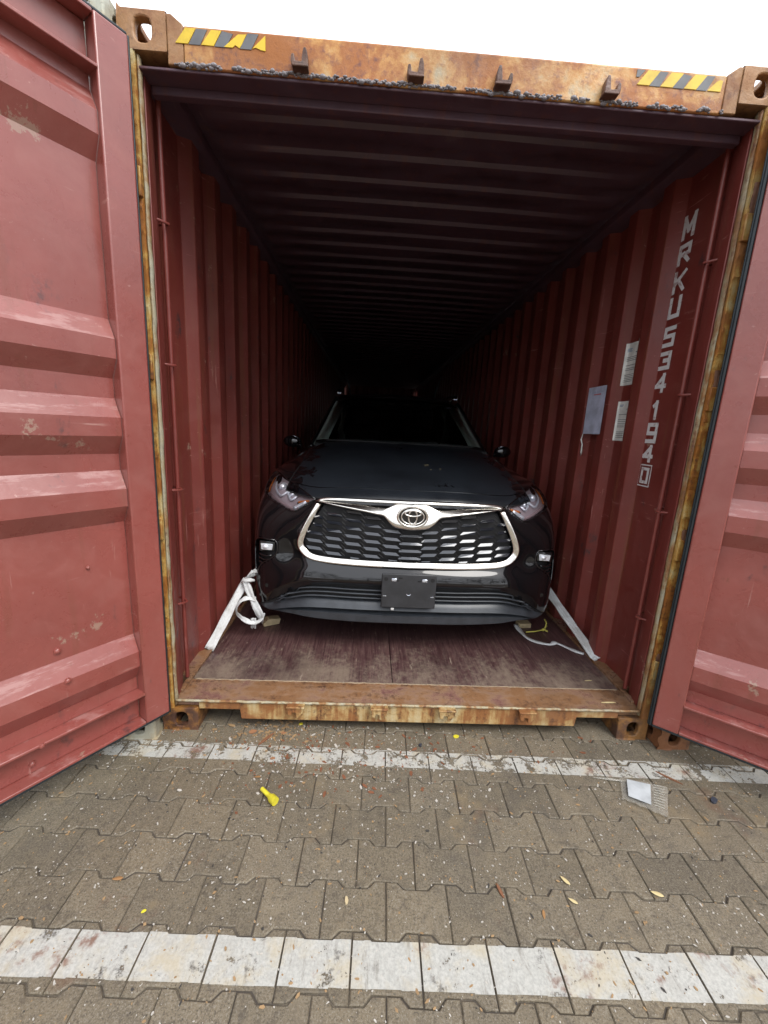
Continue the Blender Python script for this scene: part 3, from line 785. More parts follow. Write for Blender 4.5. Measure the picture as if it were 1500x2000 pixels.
# measured heights on the wall
def zlev(p):
    tb = [(412, 2.592), (468, 2.475), (495, 2.408), (572, 2.232), (655, 2.037), (722, 1.868), (800, 1.674), (862, 1.497), (905, 1.388), (948, 1.270)]
    for (a, u), (b, v) in zip(tb, tb[1:]):
        if a <= p <= b: return u+(v-u)*(p-a)/(b-a)
    return 1.27
for ch, a, b in seq:
    zt, zb = zlev(a)-.004, zlev(b)+.004
    if ch == '0': zt -= .012; zb += .012
    letter(ch, zt, zb, .330 if ch != '0' else .337, .412 if ch != '0' else .400)
mb = MB(); zt, zb, ya, yb, w = zlev(905), zlev(948), .322, .416, .006
for b in ((ya, yb, zt-w, zt), (ya, yb, zb, zb+w), (ya, ya+w*.8, zb+w, zt-w), (yb-w*.8, yb, zb+w, zt-w)): mb.box(XR-.0018, XR-.0006, *b)
mb.build('check_digit_box', M['letter_white'], box)

# ------------------------------------------------------------------ neighbouring containers
def neighbour(x0, x1, paint, rust, label, yf, leafpaint):
    c = empty('shipping_container', ((x0+x1)/2, yf, 0)); tag(c, label, 'shipping container')
    a = (x1-x0)/2
    for s in (-1, 1):
        for z, t in ((0, False), (H-.118, True)):
            casting(min(s*a, s*(a-.162)), max(s*a, s*(a-.162)), 0, .178, z, z+.118, t, s, M[rust], c)
        mb = MB(); mb.box(min(s*a, s*(a-.05)), max(s*a, s*(a-.05)), .01, .1, .118, H-.118); mb.build('door_post', M[rust], c, bevel=.005)
        pr = [(.1+k*.07, (0, 1, 1, 0)[k % 4]) for k in range(170)]
        mb = MB(); mb.grid([[(s*(a-.010-.03*t), y, z) for y, t in pr] for z in (.12, H-.06)], flip=(s < 0)); mb.build('side_wall', M[paint], c)
        mb = MB(); mb.box(min(s*a, s*(a-.06)), max(s*a, s*(a-.06)), .18, LEN-.18, H-.09, H-.03); mb.build('top_side_rail', M[paint], c)
        mb = MB(); mb.box(min(s*a, s*(a-.06)), max(s*a, s*(a-.06)), .18, LEN-.18, .04, .16); mb.build('bottom_side_rail', M[paint], c)
        d = make_door(c, 1 if s < 0 else -1, W=a-.055, paint=leafpaint)
        d.location = (s*(a-.048), .062, 0); d.rotation_euler = (0, 0, 0 if s < 0 else pi)
    mb = MB(); mb.box(-a+.163, a-.163, .01, .1, .06, .14); mb.build('door_sill', M[rust], c, bevel=.004)
    mb = MB(); mb.box(-a+.163, a-.163, .01, .1, H-.12, H-.035); mb.build('header', M[rust], c, bevel=.004)
    mb = MB(); mb.box(-a+.06, a-.06, .1, LEN-.1, H-.05, H-.03); mb.build('roof', M[paint], c)
    mb = MB(); mb.box(-a+.06, a-.06, LEN-.14, LEN-.1, .12, H-.06); mb.build('end_wall', M[paint], c)
    return c
neighbour(-3.668, -1.230, 'pale_paint', 'pale_rust', 'pale grey green container left of the open one behind its left door', -.064, 'pale_paint')
neighbour(1.232, 3.670, 'brown_paint', 'neighbour_rust', 'rust brown container right of the open one behind its right door', -.064, 'brown_paint')

# ------------------------------------------------------------------ the car
car = empty('car', (-.014, .45, .166))
tag(car, 'black suv with chrome framed grille parked nose out in the open container', 'car')
# feature rows: half nose, x outwards, y back from the nose, z above the floor
ROWS = [
 ('A', [(0,0.035,0.19),(0.3,0.04,0.19),(0.55,0.07,0.192),(0.7,0.107,0.2),(0.8,0.148,0.205),(0.87,0.2,0.2),(0.91,0.275,0.2),(0.93,0.39,0.2),(0.94,0.6,0.2)]),
 ('A2', [(0,0.012,0.205),(0.3,0.017,0.205),(0.55,0.044,0.207),(0.7,0.084,0.212),(0.81,0.1266,0.208),(0.885,0.1836,0.205),(0.92,0.2586,0.205),(0.94,0.3736,0.205),(0.945,0.6036,0.205)]),
 ('B', [(0,0.01,0.251),(0.3,0.015,0.251),(0.55,0.042,0.248),(0.7,0.084,0.234),(0.81,0.1222,0.209),(0.888,0.1822,0.204),(0.922,0.2592,0.204),(0.942,0.3742,0.204),(0.947,0.6042,0.204)]),
 ('B2', [(0,0.044,0.264),(0.3,0.049,0.264),(0.55,0.074,0.258),(0.7,0.104,0.242),(0.812,0.1266,0.215),(0.89,0.1846,0.21),(0.924,0.2616,0.21),(0.943,0.3766,0.21),(0.948,0.6066,0.21)]),
 ('C', [(0,0.042,0.276),(0.3,0.047,0.276),(0.55,0.072,0.268),(0.7,0.102,0.246),(0.814,0.1256,0.217),(0.891,0.1846,0.212),(0.925,0.2616,0.212),(0.944,0.3766,0.212),(0.949,0.6066,0.212)]),
 ('C2', [(0,-0.002,0.288),(0.3,0.003,0.288),(0.55,0.028,0.282),(0.7,0.066,0.256),(0.816,0.112,0.222),(0.895,0.174,0.216),(0.93,0.25,0.215),(0.947,0.37,0.214),(0.951,0.6,0.214)]),
 ('D', [(0,0.02,0.326),(0.3,0.025,0.326),(0.55,0.05,0.322),(0.7,0.088,0.298),(0.818,0.118,0.25),(0.9,0.178,0.226),(0.934,0.256,0.22),(0.949,0.376,0.218),(0.952,0.606,0.218)]),
 ('D2', [(0,0.04,0.34),(0.3,0.045,0.34),(0.55,0.066,0.338),(0.7,0.097,0.312),(0.82,0.128,0.258),(0.902,0.175,0.229),(0.936,0.25,0.222),(0.95,0.37,0.22),(0.953,0.6,0.22)]),
 ('E0', [(0,0.05,0.425),(0.3,0.055,0.425),(0.55,0.076,0.412),(0.7,0.104,0.35),(0.825,0.13,0.272),(0.905,0.174,0.232),(0.938,0.25,0.225),(0.951,0.37,0.222),(0.954,0.6,0.222)]),
 ('E', [(0,0.012,0.432),(0.3,0.017,0.432),(0.55,0.044,0.42),(0.7,0.078,0.358),(0.828,0.118,0.28),(0.907,0.168,0.236),(0.94,0.245,0.228),(0.953,0.36,0.224),(0.956,0.6,0.224)]),
 ('F', [(0,-0.008,0.465),(0.3,-0.003,0.465),(0.55,0.024,0.455),(0.7,0.062,0.42),(0.828,0.106,0.35),(0.912,0.158,0.31),(0.945,0.24,0.3),(0.958,0.36,0.3),(0.962,0.6,0.3)]),
 ('G', [(0,.006,.510),(.3,.009,.502),(.55,.030,.487),(.7,.072,.485),(.826,.112,.465),(.916,.162,.455),(.95,.245,.45),(.962,.37,.45),(.965,.60,.45)]),
 ('H', [(0,.034,.548),(.3,.042,.552),(.55,.068,.562),(.7,.108,.570),(.824,.125,.575),(.916,.172,.585),(.952,.255,.59),(.964,.38,.59),(.967,.62,.59)]),
 ('I', [(0,0.03,0.72),(0.3,0.04,0.72),(0.55,0.074,0.72),(0.7,0.11,0.73),(0.82,0.148,0.735),(0.912,0.202,0.74),(0.952,0.29,0.745),(0.965,0.43,0.75),(0.968,0.68,0.75)]),
 ('J', [(0,0.062,0.9),(0.3,0.073,0.898),(0.55,0.122,0.885),(0.7,0.185,0.88),(0.815,0.245,0.885),(0.897,0.32,0.9),(0.938,0.41,0.905),(0.956,0.56,0.91),(0.963,0.82,0.91)]),
 ('K', [(0,0.078,0.94),(0.3,0.09,0.938),(0.56,0.145,0.92),(0.69,0.225,0.925),(0.795,0.293,0.945),(0.873,0.37,0.965),(0.918,0.47,0.97),(0.943,0.63,0.975),(0.955,0.92,0.975)]),
 ('L', [(0,.150,.985),(.3,.160,.985),(.56,.215,.970),(.69,.295,.975),(.78,.375,.990),(.853,.46,1.005),(.90,.57,1.01),(.932,.74,1.015),(.947,1.0,1.01)]),
 ('M', [(0,.47,1.078),(.3,.48,1.082),(.54,.51,1.075),(.67,.56,1.068),(.755,.61,1.062),(.825,.67,1.052),(.875,.75,1.045),(.915,.88,1.035),(.938,1.1,1.025)]),
 ('N', [(0,.84,1.158),(.3,.84,1.162),(.54,.86,1.155),(.67,.89,1.145),(.745,.92,1.130),(.81,.96,1.105),(.865,1.01,1.075),(.905,1.09,1.055),(.933,1.25,1.03)]),
 ('O', [(0,1.19,1.222),(.3,1.19,1.220),(.54,1.20,1.212),(.66,1.23,1.198),(.735,1.28,1.175),(.80,1.33,1.14),(.855,1.37,1.10),(.895,1.42,1.07),(.925,1.5,1.04)]),
]
NR, NCOL = 8, 10
names = [r[0] for r in ROWS]
colrows = [cr_interp(r[1], NCOL) for r in ROWS]              # dense in x
ncol = len(colrows[0])
def lin_pairs(k):                                            # keep crisp edges in the lower lip
    return names[k] in ('A2', 'B', 'B2', 'C', 'C2', 'D', 'D2', 'E0', 'A')
dense = []; rowidx = {}
for i in range(len(ROWS)):
    rowidx[names[i]] = len(dense)
    if i == len(ROWS)-1: dense.append(colrows[i]); break
    n = 2 if lin_pairs(i) else NR*(2 if names[i] in ('H', 'I', 'M', 'N', 'L') else 1)
    for k in range(n):
        t = k/n; row = []
        for j in range(ncol):
            p1, p2 = colrows[i][j], colrows[i+1][j]
            if lin_pairs(i): row.append(p1.lerp(p2, t))
            else:
                p0 = colrows[i-1][j] if i > 9 else p1*2-p2; p3 = colrows[i+2][j] if i+2 < len(ROWS) else p2*2-p1
                # centripetal-ish tangents scaled by span length keep the surface from overshooting
                d1 = (p2-p1).length; a = (p1-p0).length+1e-9; b = (p3-p2).length+1e-9
                m1 = ((p2-p1)/d1*a+(p1-p0)/a*d1)/(a+d1)*d1; m2 = ((p3-p2)/b*d1+(p2-p1)/d1*b)/(b+d1)*d1
                row.append(p1*(2*t**3-3*t*t+1)+m1*(t**3-2*t*t+t)+p2*(-2*t**3+3*t*t)+m2*(t**3-t*t))
        dense.append(row)
# surface lookup
fl = [p for r in dense for p in r]
tb = BVHTree.FromPolygons(fl, [(i*ncol+j, i*ncol+j+1, (i+1)*ncol+j+1, (i+1)*ncol+j) for i in range(len(dense)-1) for j in range(ncol-1)])
def surf(x, z, off=0.):
    ax = abs(x); hit, nrm, _, _ = tb.ray_cast(Vector((max(ax, .0005), -2, z)), Vector((0, 1, 0)))
    if hit is None:
        hit, nrm, _, _ = tb.find_nearest(Vector((ax, .3, z)))
    if nrm.y > 0: nrm = -nrm
    p = hit + nrm*off; return Vector((p.x if x >= 0 else -p.x, p.y, p.z))
def inside(x, z, poly):
    c = False
    for i in range(len(poly)):
        (x1, y1), (x2, y2) = poly[i-1], poly[i]
        if (y1 > z) != (y2 > z) and x < (x2-x1)*(z-y1)/(y2-y1)+x1: c = not c
    return c
GRILLE = [(0, .566), (.50, .572), (.585, .590), (.622, .62), (.632, .66), (.605, .74), (.565, .82), (.528, .885), (.48, .905), (.2, .90), (0, .90)]
HEAD = [(.566, .912), (.655, .948), (.76, .985), (.868, 1.018), (.902, .985), (.905, .900), (.80, .858), (.705, .830), (.665, .845), (.61, .885)]
FOG = [(.80, .655), (.90, .655), (.938, .62), (.94, .54), (.925, .44), (.885, .50), (.835, .535), (.79, .575), (.785, .63)]
def dent(p):
    if p.y > .62: return p
    d = 0
    if inside(p.x, p.z, GRILLE): d = .045
    elif inside(p.x, p.z, HEAD): d = .05
    elif inside(p.x, p.z, FOG): d = .045
    return Vector((p.x - (.02 if p.x > .7 and d else 0), p.y+d, p.z)) if d else p
body_rows = [[dent(p) for p in r] for r in dense]
def sub_surface(r0, r1, c0, c1, name, mat, src=body_rows, lift=0., side=0):
    mb = MB()
    R = [[(p.x, p.y, p.z+lift) for p in row[c0:c1+1]] for row in src[r0:r1+1]]
    if side >= 0: mb.grid(R, flip=False)
    if side <= 0: mb.grid([[(-a, b, c) for a, b, c in row] for row in R], flip=True)
    o = mb.build(name, mat, car, smooth=False)
    bm = bmesh.new(); bm.from_mesh(o.data); bmesh.ops.remove_doubles(bm, verts=bm.verts, dist=1e-5); bm.to_mesh(o.data); bm.free()
    o.data.shade_smooth(); o.data.set_sharp_from_angle(angle=radians(38))
    return o
rE, rK, rO, rE0, rD2 = rowidx['E'], rowidx['K'], rowidx['O'], rowidx['E0'], rowidx['D2']
HE = 37                                                     # hood edge column
sub_surface(0, rD2, 0, ncol-1, 'lower_bumper', M['bumper_plastic'])
sub_surface(rD2, rE0, 0, ncol-1, 'lower_intake', M['matte_black'])
sub_surface(rE0, rK, 0, ncol-1, 'front_bumper', M['car_paint'])
for sd__ in (-1, 1): sub_surface(rK, rO, HE, ncol-1, 'front_wing', M['car_paint'], side=sd__)
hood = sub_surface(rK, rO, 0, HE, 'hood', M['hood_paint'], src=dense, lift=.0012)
# shut lines
seam = [dense[i][HE] for i in range(rK, rO+1, 2)]
for s in (-1, 1):
    mb = MB(); mb.tube([(s*p.x, p.y, p.z-.0005) for p in seam], .0035, 6); mb.build('shut_line', M['matte_black'], car, smooth='all')
mb = MB(); e = dense[rK]; mb.tube([(-p.x, p.y-.001, p.z-.0015) for p in e[HE:0:-1]] + [(p.x, p.y-.001, p.z-.0015) for p in e[:HE+1]], .004, 6); mb.build('shut_line', M['matte_black'], car, smooth='all')
crease = dense[rowidx['L']]
mb = MB(); mb.tube([(-p.x, p.y, p.z+.0005) for p in crease[32:0:-1]] + [(p.x, p.y, p.z+.0005) for p in crease[:33]], .0035, 8); mb.build('hood_crease', M['hood_edge'], car, smooth='all')
# flanks, roof, glass
def arch(v, z, vc):
    return (v-vc)**2+(z-.36)**2 < .41**2
for s in (-1, 1):
    mb = MB(); R = []
    vs = [.60+i*.05 for i in range(87)]
    for zi in range(18):
        row = []
        for v in vs:
            z = .224+((1.012 if v > 1.35 else .90+max(0, v-.75)*.15)-.224)*zi/17
            x = .955+.014*sin(pi*min(1, max(0, (z-.2)/.8)))-.02*max(0, (z-.85)/.2); x -= .10*max(0, (v-4.3)/.6)**2
            row.append((s*x, v, z))
        R.append(row)
    base = len(mb.v); C_ = len(vs)
    fs = []
    for i in range(17):
        for j in range(C_-1):
            cxv = (R[i][j][1]+R[i][j+1][1])/2; cz = (R[i][j][2]+R[i+1][j][2])/2
            if arch(cxv, cz, .97) or arch(cxv, cz, 3.82): continue
            f = (i*C_+j, i*C_+j+1, (i+1)*C_+j+1, (i+1)*C_+j); fs.append(f if s > 0 else f[::-1])
    mb.add([p for r in R for p in r], fs); o = mb.build('side_panel', M['car_paint'], car); o.data.shade_smooth()
    for vc in (.97, 3.82):
        mb = MB(); mb.tube([(s*.955, vc-.42*cos(a), .36+.42*sin(a)) for a in [pi*k/16-.25*(k == 0)+0*k for k in range(17)]], .022, 8); mb.build('arch_trim', M['bumper_plastic'], car, smooth=True)
        wh = MB(); n = 36
        ring = [(.235, .0), (.30, -.01), (.345, .0), (.372, .03), (.375, .11), (.372, .19), (.345, .225), (.30, .235), (.235, .225)]
        G = [[(s*(.945-t), vc+r*cos(2*pi*k/n), .36+r*sin(2*pi*k/n)) for r, t in ring] for k in range(n+1)]
        wh.grid(G, flip=(s > 0)); w = wh.build('wheel', M['rubber'], car, smooth='all')
        rm = MB()
        for k in range(10):
            a = 2*pi*k/10; rm.prism([(s*.93, vc+.05*cos(a-.5), .36+.05*sin(a-.5)), (s*.93, vc+.235*cos(a-.09), .36+.235*sin(a-.09)), (s*.93, vc+.235*cos(a+.09), .36+.235*sin(a+.09)), (s*.93, vc+.05*cos(a+.5), .36+.05*sin(a+.5))], (s*-.03, 0, 0))
        rm.tube([(s*.925, vc, .36), (s*.89, vc, .36)], .06, 16); rm.tube([(s*.90, vc, .36), (s*.82, vc, .36)], .15, 20)
        rm.build('rim', M['chrome_dark'], w)
        mb = MB(); mb.box(min(s*.5, s*.70), max(s*.5, s*.70), vc-.45, vc+.45, .25, .9); mb.build('wheel_well', M['matte_black'], car)
# windshield
base = [(0, 1.205, 1.205), (.3, 1.21, 1.203), (.52, 1.24, 1.20), (.66, 1.29, 1.19), (.745, 1.36, 1.18)]
top = [(0, 1.93, 1.640), (.3, 1.935, 1.637), (.47, 1.955, 1.628), (.55, 1.975, 1.615), (.60, 2.00, 1.597)]
B_, T_ = cr_interp(base, 6), cr_interp(top, 6)
ws = [[b.lerp(t, k/12)+Vector((0, -.035*sin(pi*k/12), .018*sin(pi*k/12))) for b, t in zip(B_, T_)] for k in range(13)]
full = [[Vector((-p.x, p.y, p.z)) for p in r[::-1]] + r[1:] for r in ws]
mb = MB(); mb.grid([[tuple(p) for p in r] for r in full]); o = mb.build('windshield', M['windshield_glass'], car); o.data.shade_smooth()
# black frit band round the glass
mb = MB(); nw = len(full[0])
inn = [[p+Vector((0, .004, -.003)) for p in r] for r in full]
mb.grid([[tuple(p) for p in inn[0]], [tuple(p.lerp(q, .95)) for p, q in zip(inn[0], inn[1])]]); mb.grid([[tuple(p) for p in inn[-2]], [tuple(p) for p in inn[-1]]])
for sgn in (0, 1):
    cs = (0, 1) if sgn == 0 else (nw-2, nw-1)
    mb.grid([[tuple(r[c] if c in (0, nw-1) else r[c].lerp(r[0 if c < 5 else nw-1], .85)) for c in cs] for r in inn])
mb.build('glass_border', M['matte_black'], car)
mb = MB(); mb.box(-.72, .72, 1.17, 1.32, 1.12, 1.196); mb.build('cowl', M['matte_black'], car, bevel=.01)
for s in (-1, 1):
    mb = MB(); A = [Vector((s*.765, 1.33, 1.165)), Vector((s*.775, 1.42, 1.175)), Vector((s*.66, 1.95, 1.53)), Vector((s*.625, 2.06, 1.615))]
    mb.tube(cr_interp(A, 5), .030, 10, r2=.018, refup=(s, -.3, .6)); mb.build('windshield_pillar', M['car_paint'], car, smooth='all')
    mb = MB(); A = [Vector((s*.715, 1.42, 1.16)), Vector((s*.655, 1.74, 1.36)), Vector((s*.575, 2.03, 1.575))]
    mb.tube(cr_interp(A, 5), .060, 10, r2=.02, refup=(s*.2, -1, .5)); mb.build('pillar_trim', M['fabric_light'], car, smooth='all')
    mb = MB(); mb.tube([(s*(.50+.03*0), 2.52, .9), (s*.60, 2.45, 1.3), (s*.56, 2.5, 1.58)], .035, 8); mb.build('door_pillar_trim', M['fabric_light'], car, smooth='all')
    # side glass and shoulder
    mb = MB(); P0 = [(s*.86, 1.5, 1.045), (s*.88, 2.6, 1.06), (s*.88, 3.8, 1.08), (s*.82, 4.6, 1.12)]; P1 = [(s*.775, 1.55, 1.21), (s*.665, 2.5, 1.64), (s*.665, 3.8, 1.64), (s*.66, 4.4, 1.56)]
    mb.grid([[tuple(p) for p in cr_interp(P0, 4)], [tuple(p) for p in cr_interp(P1, 4)]], flip=(s < 0)); mb.build('side_window', M['side_glass'], car)
    mb = MB(); mb.grid([[(s*.952, 1.3+.1*k, 1.012) for k in range(35)], [(s*(.92 if k < 3 else .86), 1.3+.1*k, 1.045) for k in range(35)]], flip=(s < 0)); mb.build('belt_line', M['gloss_black'], car)
    # mirror
    m = MB(); m.ball((s*.965, 1.52, 1.185), (.080, .045, .055), 14, 8); mi = m.build('door_mirror', M['gloss_black'], car, smooth='all')
    m = MB(); m.tube([(s*.88, 1.52, 1.15), (s*.97, 1.50, 1.16)], .02, 8); m.build('mirror_arm', M['gloss_black'], mi)
    m = MB(); m.tube([(s*.905, 1.478, 1.215), (s*.93, 1.468, 1.232), (s*.955, 1.468, 1.240)], [.006, .011, .007], 8, r2=.004); m.build('mirror_glint', M['glint'], mi, smooth='all')  # pale metal strip painting in the glint on each mirror
    # roof rail
    m = MB(); m.tube([(s*.60, 2.10, 1.665), (s*.612, 2.16, 1.70), (s*.62, 2.4, 1.725), (s*.62, 3.4, 1.73), (s*.60, 4.3, 1.69)], .016, 8, r2=.011); rl = m.build('roof_rail', M['gloss_black'], car, smooth=True)
    m = MB(); m.box(s*.60-.022, s*.60+.022, 2.085, 2.10, 1.668, 1.675); m.build('rail_glint', M['glint'], rl, bevel=.002)  # pale piece painting in the glint at the rail's front end
rf = []
for v, zc in ((1.93, 1.642), (1.99, 1.662), (2.15, 1.690), (2.5, 1.712), (3.0, 1.715), (3.6, 1.70), (4.2, 1.66), (4.55, 1.61)):
    w = .60 if v < 2 else .655
    rf.append([(x*w, v+(.07*abs(x)**2 if v < 2.1 else 0), zc-.045*abs(x)**2.5) for x in (-1, -.85, -.6, -.3, 0, .3, .6, .85, 1)])
mb = MB(); mb.grid(rf); mb.build('roof', M['car_paint'], car, smooth='all', solid=.02)
mb = MB(); mb.grid([[(x*w, v, z) for x in (-1, -.5, 0, .5, 1)] for v, z, w in ((4.55, 1.61, .655), (4.85, 1.15, .80), (4.93, .9, .88), (4.95, .5, .9), (4.88, .25, .88))]); mb.build('tailgate', M['car_paint'], car, smooth=True)
mb = MB(); mb.box(-.9, .9, .25, 4.8, .19, .24); mb.box(-.68, .68, .18, 1.15, .24, .88); mb.build('underbody', M['matte_black'], car)
# cabin
mb = MB(); mb.box(-.74, .74, 1.32, 1.75, .95, 1.165); mb.build('dashboard', M['seat_dark'], car, bevel=.03)
mb = MB(); mb.box(-.23, .24, 1.36, 1.43, 1.166, 1.20); mb.build('pale_dash_strip', M['fabric_light'], car, bevel=.006)  # pale strip along the top of the dashboard
mb = MB(); mb.grid([[(x, v, z) for x in (-.56, .56)] for v, z in ((2.02, 1.60), (2.4, 1.665), (4.3, 1.63))]); mb.build('headliner', M['fabric_light'], car)
mb = MB(); mb.box(-.80, .80, 1.75, 4.6, .30, .42); mb.box(-.86, -.80, 1.5, 4.6, .3, 1.03); mb.box(.80, .86, 1.5, 4.6, .3, 1.03); mb.build('cabin_floor', M['seat_dark'], car)
for s in (-1, 1):
    mb = MB(); mb.box(s*.37-.25, s*.37+.25, 2.15, 2.70, .62, .80); mb.prism([(s*.37-.24, 2.62, .75), (s*.37+.24, 2.62, .75), (s*.37+.20, 2.84, 1.35), (s*.37-.20, 2.84, 1.35)], (0, .12, .02)); st = mb.build('front_seat', M['seat_dark'], car, bevel=.04)
    mb = MB(); mb.box(s*.37-.13, s*.37+.13, 2.84, 2.95, 1.38, 1.58); mb.build('headrest', M['seat_dark'], st, bevel=.03)
    mb = MB(); mb.box(s*.32-.19, s*.32+.19, 2.04, 2.14, 1.600, 1.612); mb.build('sun_visor', M['fabric_light'], car, bevel=.004)
mb = MB(); mb.tube([(.37+.18*cos(a), 1.98-.06*sin(a), 1.05+.17*sin(a)) for a in [2*pi*k/24 for k in range(24)]], .014, 8, closed=True); mb.tube([(.37, 1.98, 1.05), (.37, 1.8, 1.02)], .05, 10); mb.build('steering_wheel', M['seat_dark'], car, smooth='all')
mb = MB(); mb.box(-.125, .125, 1.90, 1.93, 1.515, 1.575); mb.tube([(0, 1.91, 1.57), (0, 1.93, 1.61)], .03, 8); mb.build('rear_view_mirror', M['gloss_black'], car, bevel=.008)
mb = MB(); mb.box(.47, .55, 1.968, 1.972, 1.565, 1.583); o = mb.build('toll_sticker', M['paper_blue'], car); o.rotation_euler = (0, 0, 0)
# wipers
for x0, x1, zz in ((-.62, -.02, 0), (.02, .60, 0)):
    mb = MB(); mb.tube([(x0, 1.195, 1.222), ((x0+x1)/2, 1.19, 1.227), (x1, 1.19, 1.222)], .006, 6); mb.build('wiper', M['matte_black'], car)
# grille: back panel, slats, chrome frame, wing bar, badge
mb = MB(); pts = [(x, z) for x, z in GRILLE] ; P2 = [(-x, z) for x, z in pts[::-1] if x > 0]
gpoly = pts + P2
def panel(poly, off, name, mat, parent, step=.02):
    """front-view outline laid on the nose surface, triangulated finely"""
    bm = bmesh.new(); vs = [bm.verts.new((x, 0, z)) for x, z in poly]; bm.faces.new(vs)
    bmesh.ops.triangulate(bm, faces=bm.faces[:])
    for _ in range(7):
        ed = [e for e in bm.edges if e.calc_length() > step*2.2]
        if not ed: break
        bmesh.ops.subdivide_edges(bm, edges=ed, cuts=1); bmesh.ops.triangulate(bm, faces=[f for f in bm.faces if len(f.verts) > 3])
    for v in bm.verts: v.co = surf(v.co.x, v.co.z, off)
    bmesh.ops.recalc_face_normals(bm, faces=bm.faces[:])
    if sum(f.normal.y*f.calc_area() for f in bm.faces) > 0: bmesh.ops.reverse_faces(bm, faces=bm.faces[:])
    me = bpy.data.meshes.new(name); bm.to_mesh(me); bm.free(); me.materials.append(mat); me.shade_smooth()
    o = bpy.data.objects.new(name, me); COL.objects.link(o); o.parent = parent; return o
grille = panel(gpoly, -.030, 'grille', M['matte_black'], car, .05)
def in_grille(x, z, m=.0):
    return inside(abs(x), z, [(a*(1-m), .735+(b-.735)*(1-m)) for a, b in GRILLE])
CW, CH = .112, .046
WL = [(0, .768), (.085, .778), (.13, .805), (.165, .843), (.21, .852), (.30, .866), (.45, .884), (.60, .90)]
def wing_low(x):
    x = max(0, x)
    for (a, u), (b, v) in zip(WL, WL[1:]):
        if a <= x <= b: return u+(v-u)*(x-a)/(b-a)
    return .9
def slat(x, z, w, h, flipx):
    """a bar with a wide upward bevel, long point towards the outside"""
    s = -1 if flipx else 1
    L = [(-.50, .10), (-.30, .50), (.34, .34), (.50, -.42), (-.22, -.18)]      # upper lit face outline
    U = [(-.46, .34), (.38, .20), (.50, -.36), (-.30, -.02)]
    mb = MB(); vs = []
    top = [(-.50, .50), (.30, .34), (.505, -.29)]
    mid = [(-.30, -.14), (.42, -.30), (.51, -.30)]
    bot = [(-.26, -.36), (.36, -.46), (.46, -.42)]
    for (off, row) in ((-.006, top), (.005, mid), (-.010, bot)):
        for q_, (a, b) in enumerate(row):
            if q_ == 2 and row is top: off = .0045
            p = surf(x+s*a*w, z+b*h, off); vs.append(p)
    f = [(0, 1, 4, 3), (1, 2, 5, 4), (3, 4, 7, 6), (4, 5, 8, 7)]
    mb.add(vs, f if s < 0 else [q[::-1] for q in f]); return mb.build('slat', M['slat_black'], grille)
for ci in range(-5, 6):
    for ri in range(-1, 9):
        x = ci*CW; z = .597+ri*CH+(CH/2 if ci % 2 else 0) + .010*abs(ci)/5
        w, h = CW*.93, CH*.52
        if ci == 0:
            if z < .60-.01 or z > .765: continue
            mb = MB(); vs = [surf(a*w*1.25, z+b*h, off) for off, b in ((-.006, .40), (.005, -.10), (-.010, -.38)) for a in (-.5, 0, .5)]
            mb.add(vs, [(3, 4, 1, 0), (4, 5, 2, 1), (6, 7, 4, 3), (7, 8, 5, 4)]); mb.build('slat', M['slat_black'], grille); continue
        if z > wing_low(abs(x)-.35*w if ci else 0)-.002: continue
        if in_grille(x+(.4*w if x > 0 else -.4*w), z-.4*h) and in_grille(x+(.4*w if x > 0 else -.4*w), z+.4*h):
            slat(x, z, w, h, ci > 0)
        elif in_grille(x, z) and in_grille(x-(.3*w if x > 0 else -.3*w), z-.3*h):
            slat(x-(.18*w if x > 0 else -.18*w), z, w*.62, h, ci > 0)
# dark webs joining the slats
mb = MB()
for ci in range(-5, 5):
    for ri in range(-1, 9):
        x = (ci+.5)*CW
        for dz in (0, CH/2):
            z = .597+ri*CH+dz-.004
            if in_grille(x, z, .03) and in_grille(x, z-.02, .03):
                mb.tube([surf(x-.012, z, -.004), surf(x+.012, z-CH/2+.004, -.004)], .003, 4)
tag(mb.build('grille_web', M['matte_black'], grille), kind='stuff')
def ribbon(path, w, d, off, name, mat, parent, n=4, seg=10, mirror=True, tilt=0.):
    pts = cr_interp([(x, 0, z) for x, z in path], n)
    if mirror: pts = [Vector((-p.x, 0, p.z)) for p in pts[::-1]] + [p for p in pts if p.x > 1e-6]
    P3 = [surf(p.x, p.z, off) for p in pts]
    N = len(P3); ww = []
    mb = MB(); vs = []
    for i, p in enumerate(P3):
        t = (P3[min(i+1, N-1)]-P3[max(i-1, 0)]).normalized()
        nrm = Vector((surf(pts[i].x, pts[i].z, 1.).x-surf(pts[i].x, pts[i].z, 0).x, surf(pts[i].x, pts[i].z, 1.).y-surf(pts[i].x, pts[i].z, 0).y, 0)).normalized()
        sd_ = t.cross(nrm).normalized(); W_ = w(i/(N-1)) if callable(w) else w
        for k in range(seg):
            a = 2*pi*k/seg; ca, sa = cos(a), sin(a)
            ca = math.copysign(abs(ca)**.6, ca); sa = math.copysign(abs(sa)**.6, sa)
            vs.append(p+sd_*(W_/2*ca)+nrm*(d/2*sa+(tilt*W_/2*(ca+1) if sa > -.3 else 0)))
    fs = [(i*seg+k, i*seg+(k+1) % seg, (i+1)*seg+(k+1) % seg, (i+1)*seg+k) for i in range(N-1) for k in range(seg)]
    fs += [tuple(range(seg)), tuple((N-1)*seg+k for k in range(seg))[::-1]]
    mb.add(vs, fs); o = mb.build(name, mat, parent)
    bm = bmesh.new(); bm.from_mesh(o.data); bmesh.ops.recalc_face_normals(bm, faces=bm.faces[:]); bm.to_mesh(o.data); bm.free(); o.data.shade_smooth(); return o
FR = [(0, .563), (.28, .566), (.47, .572), (.572, .585), (.622, .617), (.639, .665), (.615, .74), (.577, .82), (.540, .890)]
